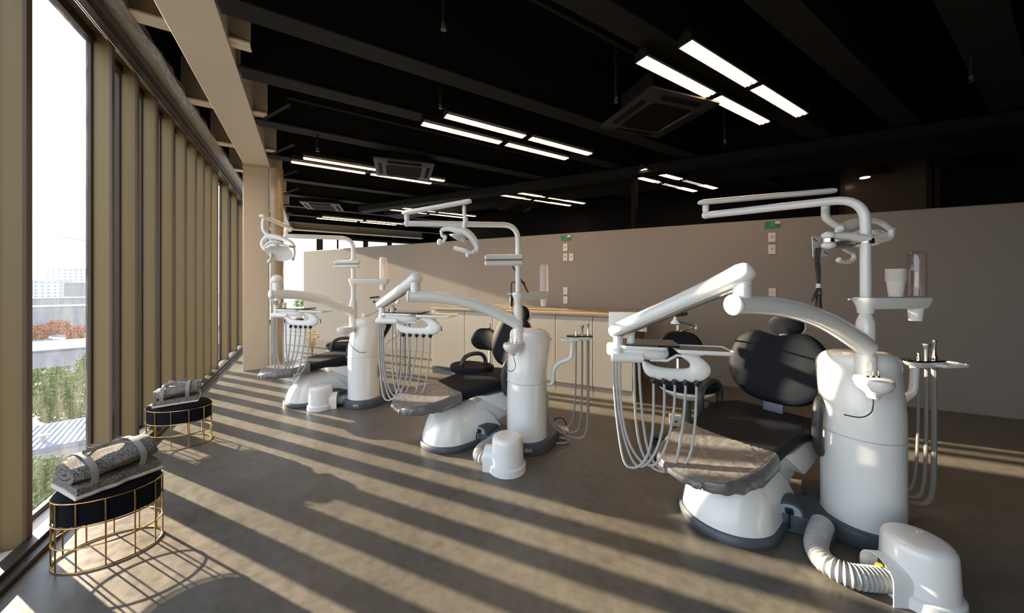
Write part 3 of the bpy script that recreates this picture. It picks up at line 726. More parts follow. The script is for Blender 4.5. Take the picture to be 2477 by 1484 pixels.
    # stretch along N
    for p in bwl.v:
        d_ = (p - bc); a = d_.x * NN.x + d_.y * NN.y; p.x += NN.x * a * .45; p.y += NN.y * a * .45
    bo = bwl.build('control_bowl', 'white', t, ang=50)
    for k in (-.026, 0, .026):
        p = bc + RT * k + Vector((0, 0, bz)); MB().lathe([(.007, 0), (.005, .005), (.002, .008), (.002, .018), (.0042, .024), (.0042, .028)], p, 10).build('toggle', 'chrome', bo)
    p = bc + Vector((0, 0, bz - .082))
    cv = prm['cord']; MB().tube(smooth([p] + [p + RT * a + FW * c_ + Vector((0, 0, b)) for a, c_, b in cv], 6), .0028, 6).build('cord', 'black', bo)
    mb = MB(); mb.rings([[pb - NN * d_ + Vector((0, 0, .90)) + (-UU * a) + Vector((0, 0, b)) for a, b in rrect(.010, .022, .0095)] for d_ in (.0405, .0425)]); mb.build('cover_plate', 'white', bo)
    # screen bracket
    zc = prm['zc']; cl = pb + Vector((0, 0, zc))
    br = MB().lathe([(.024, -.030), (.031, -.028), (.031, .002), (.030, .012), (.023, .022)], cl, 24).build('screen_bracket', 'white', t)
    MB().lathe([(.0325, -.028), (.0325, -.004)], cl, 24).build('clamp_band', 'steel', br)
    if n == 3:
        k1 = at(2004, 570, 1.72); k2 = at(2004, 594, 1.72)
        mb = MB(); mb.tube([cl + Vector((0, 0, -.005)), cl.lerp(k1, .5) + Vector((0, 0, .004)), k1], [.024, .020, .016], 14, flat=1.5); mb.build('upper_link', 'white', br)
        mb = MB(); mb.ell(k1, (.030, .030, .019)); mb.ell(k2, (.030, .030, .020)); mb.build('joint', 'white', br)
        MB().lathe([(.024, 0), (.024, .018)], k2.lerp(k1, .5) - Vector((0, 0, .009)), 20).build('joint_band', 'chrome', br)
        k3 = at(2060, 592, 1.95); MB().tube([k2, k2.lerp(k3, .6), k3], [.016, .024, .014], 12, flat=1.6).build('lower_link', 'steel', br)
        pc = at(1984, 597, 1.86); nrm = (FW * -1 + RT * .25).normalized(); Rp = Matrix.Rotation(atan2(nrm.y, nrm.x), 3, 'Z') @ Matrix.Rotation(radians(4), 3, 'X')
        vp = MB().rings([[pc + Rp @ Vector((d_, a, b)) for a, b in rrect(.056, .056, .006, 3)] for d_ in (-.002, .002)]).build('mounting_plate', 'white_soft', br)
        mb = MB()
        for a in (-1, 1):
            for b in (-1, 1):
                mb.box(pc + Rp @ Vector((.0025, a * .038, b * .038)), (.002, .020, .005), R=Rp @ Matrix.Rotation(radians(45) * a * b, 3, 'X'))
                for k in (-.012, .012): mb.lathe([(.003, 0), (.003, .0015)], pc + Rp @ Vector((.0022, a * .038 + k * a * -b * .0 + k, b * .038 - k * .6)), 8, axis=nrm)
        mb.build('slot', 'grey', vp)
        MB().tube([k2, pc], .011, 10).build('plate_arm', 'steel', br)
        for k, (du, dv) in enumerate(((0, 0), (6, 2), (-4, 4))):
            MB().tube(smooth([at(1978 + du, 600, 1.80), at(1976 + du * .9, 630, 1.80), at(1979 + du * .8, 660, 1.80), at(1980 + du * .4, 690 + dv, 1.80), at(1978 + du * 1.4, 705 + dv, 1.80), at(1972 + du * 2, 722 + dv * 2, 1.80)], 5), .0045, 8).build('cable', 'black', br)
        MB().tube([at(1981, 712, 1.8), at(1980, 722, 1.8), at(1980, 748, 1.8)], [.008, .012, .014], 10).build('plug', 'black', br)
        MB().tube([at(1980, 687, 1.799), at(1979, 697, 1.799)], .010, 10).build('cable_tag', 'outlet', br)
    else:
        ua, va, ub, vb = prm['fold']; f_ = prm['foldf']
        for dv, m_ in ((0, 'white'), (prm['fgap'], 'white')):
            MB().tube([at(ua + 3, va + dv, f_), at(ua, va + dv, f_), at(ub, vb + dv, f_ - .02), at(ub - 4, vb + dv, f_ - .02)], [.012, .021, .021, .010], 14, flat=1.4).build('folded_link', m_, br)
        MB().tube([at(ua, va + prm['fgap'] * .5, f_), at(ub, vb + prm['fgap'] * .5, f_ - .02)], .011, 12, flat=2.0).build('link_joint', 'steel', br)
        p = at(*prm['cab'][0]); MB().tube(smooth([at(*q) for q in prm['cab']], 5), .006, 8).build('cable', 'black', br)
    # lamp arm and operating lamp
    la = MB().lathe([(.009, .0), (.019, .03), (.019, .062), (.010, .066), (.010, .08)], end, 16) .build('lamp_arm_post', 'white', t)
    a0, a1 = prm['up0'], prm['up1']; dd = (a1 - a0).normalized()
    sd_ = Vector((0, 0, 1)).cross(dd).normalized(); uv_ = Vector((0, 0, 1)); rs = []
    La = (a1 - a0).length
    for q, k in ((-.03, .2), (-.022, .7), (0, 1), (.05, 1), (La - .02, .95), (La, .8), (La + .006, .3)):
        rs.append([a0 + dd * q + sd_ * .028 * k * cos(2 * pi * j / 18) + uv_ * (.021 * k * sin(2 * pi * j / 18) * (1 if sin(2 * pi * j / 18) > 0 else .6)) for j in range(18)])
    MB().rings(rs).build('lamp_arm', 'white', t, ang=50)
    prm['lamp'](t)
    # assistant arm, holder, hoses
    hp_ = prm['assist']; hc = CC[n] + RT * hp_[0] + FW * hp_[1]; hz = .885
    g = MB().tube(smooth([CC[n] + (hc - CC[n]).normalized() * .12 + Vector((0, 0, .50)), CC[n] + (hc - CC[n]).normalized() * .20 + Vector((0, 0, .50)), CC[n] + (hc - CC[n]).normalized() * .215 + Vector((0, 0, .60)), CC[n] + (hc - CC[n]).normalized() * .25 + Vector((0, 0, .66)),
        hc + (CC[n] - hc).normalized() * .11 + Vector((0, 0, .69)), hc + (CC[n] - hc).normalized() * .07 + Vector((0, 0, .72)), hc + (CC[n] - hc).normalized() * .06 + Vector((0, 0, .82)), hc + (CC[n] - hc).normalized() * .06 + Vector((0, 0, .86))], 5), .018, 14).build('assistant_arm', 'white', t)
    hv = (RT * hp_[2] + FW * hp_[3]).normalized(); hw = Vector((-hv.y, hv.x, 0)); hc.z = hz
    ah = MB().rings([[hc + hv * a * k + hw * b * k + Vector((0, 0, z)) for a, b in rrect(.10, .042, .04)] for z, k in ((-.035, .7), (-.02, .93), (-.004, 1))]).build('assistant_holder', 'white', t)
    MB().rings([[hc + hv * a * k + hw * b * k + Vector((0, 0, z)) for a, b in rrect(.108, .046, .044)] for z, k in ((-.003, 1), (.003, 1), (.006, .96))]).build('holder_top', 'darkglass', ah)
    tc_ = hc + hv * hp_[4] + hw * -.03
    MB().rings([[tc_ + hv * a * k + hw * b * k + Vector((0, 0, z)) for a, b in rrect(.075, .05, .012)] for z, k in ((-.026, .93), (-.018, 1), (-.010, 1), (-.009, .95), (-.015, .93))]).build('small_tray', 'white_soft', ah)
    for k, (a, h2) in enumerate(((-.03, .04), (.02, .085), (.068, .105))):
        p = hc + hv * a + Vector((0, 0, .004))
        pr = [[(.009, 0), (.009, .012), (.006, .022), (.0075, .032), (.005, .038)], [(.009, 0), (.0095, .05), (.011, .065), (.017, .078), (.016, .085)], [(.012, 0), (.013, .012), (.008, .024), (.0075, .085), (.010, .092), (.009, .105)]][k]
        MB().lathe(pr, p, 14).build('handpiece', 'chrome' if k != 1 else 'steel', ah)
        e_ = CC[n] + (hc - CC[n]).normalized() * .19 + Vector((0, 0, .30 - .02 * k)) if n != 3 else CC[3] + RT * .14 + FW * .12 + Vector((0, 0, .12))
        e_ = Vector((e_.x, e_.y, e_.z)); s_ = p - Vector((0, 0, .04)); zl = .05 + .05 * (2 - k) if n == 2 else .07 + .04 * (2 - k)
        pts = []
        for j in range(27):
            q = j / 26; w_ = 1 - abs(2 * q - 1) ** 2.2; q2 = q * q * (3 - 2 * q); p2 = s_.lerp(e_, q2); zt_ = s_.z * (1 - q) + e_.z * q
            p2.z = zt_ - (zt_ - zl) * w_; p2 += hv * (.07 + .03 * k) * sin(pi * q) ** 2; pts.append(p2)
        MB().tube(pts, (.0065, .008, .0115)[k], 8).build('hose', 'hose_dark' , t, label='dark grey suction hose')
    return t
M['plate'] = mat('pale blue grey plate', (.34, .42, .48), .35)

def lamp3(t):
    f = 1.93
    A = lambda u, v, df=0: at(u, v, f + df)
    hd = MB().tube(smooth([A(1997, 492), A(1997, 510), A(1998, 526), A(2010, 537), A(2022, 545)], 5), [.020] * 4 * 5 + [.019], 14).build('operating_lamp', 'white', t)
    MB().tube(smooth([A(2018, 543), A(2040, 549), A(2070, 540), A(2100, 532, .02), A(2130, 538, .03), A(2152, 553, .03), A(2160, 556, .03)], 5), [.018 + .010 * sin(pi * min(1, i / 14)) for i in range(31)], 14, flat=.8).build('lamp_yoke', 'white', hd)
    MB().tube(smooth([A(2030, 548), A(2028, 565), A(2030, 585), A(2045, 603), A(2062, 612)], 5), [.026 - .010 * i / 20 for i in range(21)], 14, flat=.7).build('lamp_yoke', 'white', hd)
    MB().lathe([(.022, 0), (.020, .012), (.010, .022), (.003, .026)], A(2034, 553, -.02), 20, axis=-FW - RT * .3).build('knob', 'white', hd)
    MB().tube(smooth([A(2156, 556), A(2155, 572), A(2146, 579), A(2128, 582), A(2108, 575)], 5), [.015] * 18 + [.017, .017, .012], 12).build('handle', 'white', hd)
    MB().tube(smooth([A(2064, 614), A(2066, 626), A(2055, 634), A(2040, 634), A(2026, 628)], 5), [.012] * 17 + [.016, .016, .016, .012], 12).build('handle', 'white', hd)
    ax = (FW * .55 + RT * .25 + Vector((0, 0, .55))) * -1
    MB().lathe([(.004, -.03), (.045, -.026), (.085, -.010), (.100, .010), (.096, .014), (.080, -.002), (.04, -.012), (.004, -.015)], A(2092, 575, .08), 32, axis=ax, sx=1.0, sy=.62).build('reflector', 'white', hd)
    MB().ell(A(2112, 566, .05), (.05, .03, .02)).build('lamp_core', 'white', hd)
def lamp2(t):
    f = 2.36
    A = lambda u, v, df=0: at(u, v, f + df)
    hd = MB().tube(smooth([A(1123, 498), A(1123, 515), A(1126, 530), A(1124, 545), A(1122, 558)], 5), [.012, .013] * 5 + [.018] * 11, 14).build('operating_lamp', 'white', t)
    MB().tube(smooth([A(1067, 557), A(1085, 553), A(1105, 556), A(1128, 563), A(1145, 580), A(1154, 597), A(1151, 611)], 5), [.012 + .016 * sin(pi * i / 30) for i in range(31)], 14, flat=.8).build('lamp_yoke', 'white', hd)
    MB().tube(smooth([A(1067, 557), A(1070, 572), A(1078, 573), A(1072, 585), A(1066, 588)], 5), .011, 12).build('handle', 'white', hd)
    MB().ell(A(1064, 586), (.020, .020, .024)).build('handle_grip', 'white', hd)
    MB().tube(smooth([A(1150, 606), A(1140, 612), A(1120, 606), A(1098, 600)], 5), [.013] * 8 + [.017] * 8, 12, flat=1.3).build('handle', 'white', hd)
    MB().ell(A(1132, 617), (.018, .018, .020)).build('handle_grip', 'white', hd)
    ax = (RT * .42 - Vector((0, 0, .7)) * -1 + FW * -.1) 
    MB().lathe([(.004, .040), (.030, .038), (.055, .026), (.092, .004), (.094, .0), (.086, .002), (.05, .016), (.004, .02)], A(1111, 581), 32, axis=ax, sx=1, sy=.8).build('reflector', 'white', hd)
def lamp1(t):
    f = 2.86
    A = lambda u, v, df=0: at(u, v, f + df)
    hd = MB().tube(smooth([A(639, 530), A(637, 545), A(639, 558), A(646, 567), A(652, 573)], 5), .017, 14).build('operating_lamp', 'white', t)
    MB().tube(smooth([A(648, 572), A(665, 573), A(684, 578), A(702, 586), A(712, 598)], 5), [.026 - .013 * i / 20 for i in range(21)], 14).build('lamp_yoke', 'white', hd)
    MB().tube(smooth([A(646, 572), A(636, 585), A(637, 597), A(645, 605), A(654, 608)], 5), .018, 14).build('lamp_yoke', 'white', hd)
    ax = (FW * -.65 + Vector((0, 0, -.55)) + RT * .1)
    MB().lathe([(.004, -.02), (.05, -.016), (.085, -.004), (.105, .012), (.10, .018), (.07, .008), (.004, .004)], A(675, 606), 32, axis=ax).build('reflector', 'white', hd)
    MB().ell(A(669, 594, -.06), (.038, .03, .018)).build('lamp_core', 'white', hd)
    MB().tube([A(645, 600, -.05), A(660, 592, -.07), A(700, 596, -.05), A(711, 599)], .011, 10).build('cross_bar', 'white', hd)
    for pts in ([(655, 608), (656, 620), (652, 632), (650, 636)], [(711, 599), (712, 615), (708, 626), (706, 630)]):
        MB().tube(smooth([A(*p) for p in pts], 5), [.009] * 9 + [.015] * 6 + [.013], 12).build('handle', 'white', hd)

pole3 = un(3, *PU); 
def arm_pt(n, u, v, f): return at(u, v, f)
P3 = dict(label='nearest white dental unit, tall cylinder on the right with cups on its shelf', zt=1.735, arm_end=at(1707, 521, 2.16), arch_end=at(1776, 738, 1.44), low_end=at(1487, 803, 1.84), p_dir=(.97, -.25),
          hose_z=.34, pk=.82, viewer=True, shelf=(.30, .03), zs=1.232, zc=1.53, bottle='clear rose-tinted water bottle beside the stack of foam cups', up0=at(1700, 491, 2.12), up1=at(2020, 463, 1.95), lamp=lamp3,
          cord=[(.0, .0, -.05), (-.012, .0, -.09), (-.05, .01, -.115), (-.11, .03, -.11)], assist=(.40, .06, .98, .1, .09))
P2 = dict(label='middle white dental unit, cylinder with a small serial plate, behind its own white canister', zt=1.765, arm_end=at(984, 541, 2.50), arch_end=at(990, 717, 2.52), low_end=at(922, 738, 2.90), p_dir=(.97, -.25),
          hose_z=.33, viewer=False, mat='gold', shelf=(.232, .22), zs=1.232, zc=1.505, bottle='frosted water bottle on the middle unit shelf', up0=at(982, 516, 2.48), up1=at(1138, 488, 2.30), lamp=lamp2,
          cord=[(.01, .0, -.05), (.02, .0, -.10), (-.01, .0, -.14), (-.08, .03, -.12)], assist=(.42, -.05, .97, .12, -.09),
          fold=(1262, 622, 1176, 623), foldf=2.62, fgap=14, cab=[(1240, 645, 2.72), (1250, 660, 2.72), (1268, 690, 2.75), (1278, 708, 2.75), (1290, 716, 2.75)])
P1 = dict(label='farthest white dental unit, cylinder by the beige column with a socket strip facing the room', zt=1.79, arm_end=at(692, 571, 3.32), arch_end=at(656, 712, 3.10), low_end=at(668, 732, 3.60), p_dir=(.97, -.25),
          hose_z=.36, viewer=False, shelf=(.31, .05), zs=1.355, zc=1.55, bottle='frosted water bottle on the farthest unit shelf, backed by the sunlit partition', up0=at(702, 553, 3.30), up1=at(633, 523, 2.88), lamp=lamp1,
          cord=[(.02, .0, -.06), (.08, -.01, -.14), (.15, -.02, -.18), (.22, -.02, -.18)], assist=(.36, .22, .97, .1, -.05),
          fold=(868, 634, 812, 635), foldf=3.58, fgap=10, cab=[(858, 640, 3.66), (857, 660, 3.66), (856, 690, 3.66), (850, 706, 3.66)])
for n, P in ((3, P3), (2, P2), (1, P1)): build_unit(n, P)

# ------------------------------------------------------------------ stack of foam cups on the nearest shelf
cu = at(2171, 716, 1.74); cu = Vector((pole3.x, pole3.y, 0)) + (RT * .30 + FW * .03).normalized() * .172; cu.z = 1.2365
cup0 = None
for i in range(11):
    lab = 'white foam cup, ' + ('bottom cup of the stack, its whole tapered side showing' if i == 0 else 'top cup of the stack' if i == 10 else 'one of the nested rims in the middle of the stack')
    loc = cu + Vector((0, 0, min(i, .55) * .0  + .0056 * i))
    if cup0 is None:
        cup0 = MB().lathe([(.0255, 0), (.034, .080), (.038, .081), (.038, .0845), (.0335, .0845), (.0245, .004)], loc, 28).build('foam_cup', 'cup', org=loc)
        tag(cup0, lab, 'cup', 'foam cups stacked on the shelf')
    else:
        c = cup0.copy(); COL.objects.link(c); c.location = loc; c['label'] = lab; c['group'] = 'foam cups stacked on the shelf' if 0 < i < 10 else 'end cups of the foam stack'
cup0['group'] = 'end cups of the foam stack'

# ------------------------------------------------------------------ patient chairs
CHAZ = {3: radians(87), 2: radians(83.7), 1: radians(83.7)}
def build_chair(n, label, rec, ua=0, na=0):
    O = un(n, .62 + ua, -.265 + na); A = Vector((sin(CHAZ[n]), cos(CHAZ[n]), 0)); B = Vector((-A.y, A.x, 0))
    def cp(a, b, z): return O + A * a + B * b + Vector((0, 0, z))
    t = thing('dental_chair', cp(.1, 0, 0), label, 'dental chair', 'black and white dental chairs')
    # seat and leg rest
    st = [(-.425, .372, .085, .024), (-.412, .386, .125, .040), (-.378, .393, .165, .050), (-.29, .405, .203, .060), (-.17, .422, .228, .076), (0, .452, .234, .078), (.18, .482, .242, .08), (.30, .503, .25, .082), (.37, .507, .258, .086), (.45, .492, .265, .09), (.60, .478, .255, .09), (.66, .475, .23, .07)]
    def seat_ring(a, zt, hw, th, g=0):
        P = []
        for b, c_ in rrect(hw + g, th / 2 + g, min(th * .48, .034) + g, 6):
            dz = 0
            if c_ > 0: dz = -.010 * (1 - (b / hw) ** 2)
            P.append(cp(a, b, zt - th / 2 + c_ + dz))
        return P
    MB().rings([seat_ring(*q) for q in st]).build('seat_cushion', 'leather', t, ang=60)
    # clear foot cover, wrinkled
    rs = []; na_ = 60
    for i in range(na_ + 1):
        a = -.434 + .434 * i / na_
        for k in range(len(st) - 1):
            if st[k][0] <= max(a, -.4249) <= st[k + 1][0]:
                q = (max(a, -.4249) - st[k][0]) / (st[k + 1][0] - st[k][0]); zt, hw, th = [st[k][j] * (1 - q) + st[k + 1][j] * q for j in (1, 2, 3)]; break
        P = []
        prof = [(-1.0, -1.12)] + [(-1.03, -.9), (-1.045, -.4), (-1.03, .3), (-1.0, .75), (-.95, 1.0)] + [(-.95 + 1.9 * k / 40, 1.02) for k in range(1, 40)] + [(.95, 1.0), (1.0, .75), (1.03, .3), (1.045, -.4), (1.03, -.9), (1.0, -1.12)]
        for b_, c_ in prof:
            b = b_ * (hw + .006); 
            z = zt - th / 2 + c_ * (th / 2 + .004) + (-.010 * (1 - b_ * b_) if c_ > .9 else 0)
            ns = noise.noise(Vector((a * 9 + n * 5, b * 26, n * 3.1))) * .5 + noise.noise(Vector((a * 38, b * 24, 7 + n))) * .30 + noise.noise(Vector((a * 60, b * 70, 1 + n))) * .15
            gather = max(0, 1 - abs(a + .012) / .05) * .003 * sin(b * 210)
            amp = .008 if c_ > .6 else .006
            rag = (.012 * noise.noise(Vector((a * 22, b_ * 3, 5))) if c_ < -.85 else 0)
            P.append(cp(a, b, z + .005 + abs(ns) * amp + gather + rag))
        rs.append(P)
    # close into a thin sheet by an inner copy
    mb = MB(); nn_ = len(rs[0]); vs = [p for r in rs for p in r]; fs = [[i * nn_ + k, i * nn_ + k + 1, (i + 1) * nn_ + k + 1, (i + 1) * nn_ + k] for i in range(na_) for k in range(nn_ - 1)]
    # front flap over the toe edge
    base = len(vs); fr = rs[0]
    for k, p in enumerate(fr): vs.append(p - A * (.004 + .006 * abs(noise.noise(p * 30))) - Vector((0, 0, .028 + .012 * noise.noise(p * 25))))
    fs += [[k, k + 1, base + k + 1, base + k] for k in range(4, nn_ - 5)]
    mb.add(vs, fs); cov = mb.build('foot_cover', 'cover', t, ang=80)
    so_ = cov.modifiers.new('thick', 'SOLIDIFY'); so_.thickness = .0012; so_.offset = -1
    # pad helper in a tilted plane
    def pad(name, outl, c, tilt, th, m, parent=t, dome=.55):
        R = Matrix.Rotation(tilt, 3, B)               # tilt about the chair's width
        nx = R @ (-A); up = R @ Vector((0, 0, 1)); rs = []
        for d_, k in ((-.5, .80), (-.46, .92), (-.25, .99), (0, 1), (.2, .985), (.38, .93), (.46, .82), (.5, .55), (.5, .2)):
            rs.append([c + B * (b * k) + up * (h * k) + nx * (d_ * th - (0 if abs(d_) < .3 else 0)) for b, h in outl])
        return MB().rings(rs).build(name, m, parent, ang=60)
    half = [(0, .212), (.05, .220), (.115, .238), (.175, .226), (.232, .175), (.268, .09), (.280, .0), (.262, -.09), (.22, -.155), (.15, -.205), (.07, -.225), (0, -.228)]
    outl = half + [(-b, h) for b, h in half[::-1]][1:-1]
    outl = [(p.x, p.y) for p in smooth([Vector((b, h, 0)) for b, h in outl + outl[:1]], 3)[:-1]]
    hb = .235; piv = cp(.60, -.02 if n == 3 else 0, .52); up = Matrix.Rotation(rec, 3, B) @ Vector((0, 0, 1)); nx = Matrix.Rotation(rec, 3, B) @ (-A)
    bc = piv + up * hb
    bk = pad('backrest', outl, bc, rec, .085, 'leather')
    pad('back_shell', [(b * .97, h * .97) for b, h in outl], bc - nx * .045, rec, .03, 'white', bk)
    ho = [(.098 * cos(a), .078 * sin(a) * (1 if sin(a) > 0 else 1.05)) for a in [2 * pi * i / 36 for i in range(36)]]
    hc = piv + up * .525 - nx * (.08 if n != 1 else .02) - B * (.015 if n == 3 else 0)
    hr = pad('headrest', ho, hc, rec - .35, .06, 'leather')
    pad('headrest_shell', [(b * 1.04, h * 1.04) for b, h in ho], hc - nx * .028, rec - .35, .022, 'white', hr)
    MB().tube([piv + up * .36 - nx * .03, hc - nx * .035], .012, 8, flat=2.4).build('headrest_post', 'steel', hr)
    MB().rings([[piv + up * z + B * b + nx * c_ for b, c_ in rrect(.055, .012, .008, 2)] for z in (-.09, .06)]).build('back_bracket', M['bracket'], bk)
    # armrests
    for s_ in (-1, 1):
        pts = []; ac = .42 if s_ > 0 else .46; zc_ = .510 if s_ > 0 else .52; hz_ = .115 if s_ > 0 else .155
        ww = .285 if s_ > 0 else .30
        for i in range(28):
            a = 2 * pi * i / 28; ca, sa = cos(a), sin(a)
            pts.append(cp(ac + (.135 if s_ > 0 else .11) * (abs(ca) ** .75) * (1 if ca > 0 else -1), s_ * ww, zc_ + hz_ * (abs(sa) ** .85) * (1 if sa > 0 else -1)))
        MB().tube(pts, .019, 12, loop=True, flat=1.25).build('armrest', 'arm_black', t)
        MB().tube([cp(ac, s_ * (ww - .05), zc_ - hz_ * .55), cp(ac, s_ * (ww + .0), zc_ - hz_ * .55)], .03, 12).build('armrest_mount', 'black', t)
    # white seat frame and lifting arm
    def slab(name, prof, w0, w1, m, bev=.01):
        mb = MB(); mb.rings([[cp(a, b, z) for a, z in prof] for b in (-w0, w0)]); return mb.build(name, m, t, bevel=bev)
    slab('seat_frame', [(.13, .405), (.25, .385), (.60, .39), (.68, .37), (.66, .27), (.58, .235), (.42, .215), (.34, .27)], .232, .2, 'white')
    slab('lift_arm', [(.12, .20), (.20, .31), (.30, .34), (.62, .27), (.66, .20), (.60, .165), (.35, .10), (.2, .08)], .15, .15, 'white')
    # base shell: egg-shaped cone, cut off at the rear
    def egg(z, front, back, hw, k=24):
        P = []
        for i in range(k + 1):
            a = radians(90 + 180 * i / k); P.append(cp(.02 + (front) * cos(a) * 1.0, hw * sin(a), z))
        P += [cp(back, -hw * .86, z), cp(back, hw * .86, z)]
        return P
    rs = []
    for z, fr_, bk_, hw in ((.045, .228, .42, .224), (.10, .215, .40, .216), (.18, .185, .34, .205), (.25, .135, .275, .18), (.30, .085, .215, .155), (.335, .035, .16, .12), (.348, .008, .11, .07)):
        rs.append([p for p in egg(z, fr_, bk_, hw)])
    MB().rings(rs).build('base_shell', 'white', t, ang=50, bevel=.003)
    rs = []
    for z, g in ((0, -.004), (.006, 0), (.032, .002), (.045, -.008)):
        rs.append(egg(z, .245 + g, .46, .240 + g))
    MB().rings(rs).build('base_plinth', 'grey', t, ang=50)
    return t
M['bracket'] = mat('blue grey bracket', (.10, .13, .17), .35)
build_chair(3, 'nearest black dental chair, upright back facing the window, foot end under a wrinkled clear cover', radians(9), 0, .03)
build_chair(2, 'middle black dental chair, foot end toward the floor stripes, half behind the middle cylinder', radians(12), -.02, 0)
build_chair(1, 'farthest black dental chair with sunlit foot cover, beside the beige column', radians(36), -.02, 0)

# ------------------------------------------------------------------ white canisters with corrugated hose
def canister(n, u_, n_, port_dir, hose_pts, label):
    c = un(n, u_, n_); t = thing('suction_canister', c, label, 'canister', 'white suction canisters')
    MB().lathe([(.128, 0), (.131, .004), (.128, .045), (.120, .052), (.116, .055), (.109, .205), (.106, .222), (.096, .236), (.078, .242), (.01, .243)], c, 44).build('cover', 'white', t, ang=40)
    pdv = Vector((port_dir[0], port_dir[1], 0)).normalized(); sd2 = Vector((-pdv.y, pdv.x, 0))
    sec = [(-.075, 0), (-.075, .09)] + [(-.075 * cos(radians(a)), .09 + .065 * sin(radians(a))) for a in range(10, 180, 10)] + [(.075, .09), (.075, 0)]
    ins = [(.94 * a, b if b == 0 else b - .004) for a, b in sec]
    mb = MB(); rs = []
    for d_, k in ((.04, 1), (.160, .99)): rs.append([c + pdv * d_ + sd2 * (a * k) + Vector((0, 0, b)) for a, b in sec] + [c + pdv * d_ + sd2 * (a * k) + Vector((0, 0, b)) for a, b in ins[::-1]])
    mb.rings(rs); mb.build('hose_port', 'white', t)
    if hose_pts:
        hp = smooth([Vector(p) for p in hose_pts], 8)
        # resample evenly and corrugate
        Ls = [0]
        for i in range(1, len(hp)): Ls.append(Ls[-1] + (hp[i] - hp[i - 1]).length)
        tot = Ls[-1]; step = .0021; out = []; j = 0; m = int(tot / step)
        for i in range(m + 1):
            s_ = i * step
            while j < len(Ls) - 2 and Ls[j + 1] < s_: j += 1
            q = (s_ - Ls[j]) / max(1e-6, Ls[j + 1] - Ls[j]); out.append(hp[j].lerp(hp[j + 1], min(1, q)))
        rr = [.0425 + .0045 * sin(2 * pi * i * step / .0165) for i in range(len(out))]
        MB().tube(out, rr, 22).build('corrugated_hose', 'corr', t, ang=80, label='grey corrugated hose')
    return t, c, pdv, sd2
c3 = un(3, -.052, -.392)
pd3 = (UU * .80 - NN * .35).normalized()
q0 = c3 + pd3 * .07 + Vector((0, 0, .052))
t, c, pdv, sd2 = canister(3, -.052, -.392, pd3, [q0, c3 + pd3 * .16 + Vector((0, 0, .052)), c3 + pd3 * .26 + NN * .01 + Vector((0, 0, .052)), c3 + pd3 * .30 + NN * .06 + UU * .03 + Vector((0, 0, .052)), un(3, .265, -.36, .055), un(3, .235, -.27, .075), un(3, .20, -.19, .09)],
    'nearest white canister at the lower right with the long corrugated hose')
MB().tube([c + pdv * .10 - sd2 * .03 + Vector((0, 0, .08)), c + pdv * .10 - sd2 * .03 + Vector((0, 0, .13))], .02, 12).build('fitting', 'black', t)
MB().tube([c + pdv * .13 - sd2 * .02 + Vector((0, 0, .085)), c + pdv * .13 - sd2 * .02 + Vector((0, 0, .10))], .012, 10).build('valve', 'yellow', t)
c2 = un(2, -.048, -.404); pd2 = -RT * .95 + FW * .25; pd2.normalize()
canister(2, -.048, -.404, pd2, [c2 + pd2 * .10 + Vector((0, 0, .055)), c2 + pd2 * .19 + Vector((0, 0, .055)), c2 + pd2 * .215 + FW * .05 + Vector((0, 0, .055)), c2 + pd2 * .20 + FW * .13 + Vector((0, 0, .055)), un(2, .20, -.24, .055), un(2, .19, -.15, .07)],
    'middle white canister standing in front of the middle cylinder')
c1 = Vector((.055 + .05, 3.988 + .1, 0)); d1 = c1 - CC[1]; u1 = d1.dot(UU); n1 = d1.dot(NN); pd1 = (RT * .95 + FW * .3).normalized()
canister(1, u1, n1, pd1, [c1 + pd1 * .06 + Vector((0, 0, .062)), c1 + pd1 * .18 + Vector((0, 0, .062)), c1 + pd1 * .30 + Vector((0, 0, .062))], 'farthest white canister in front of the farthest chair base')

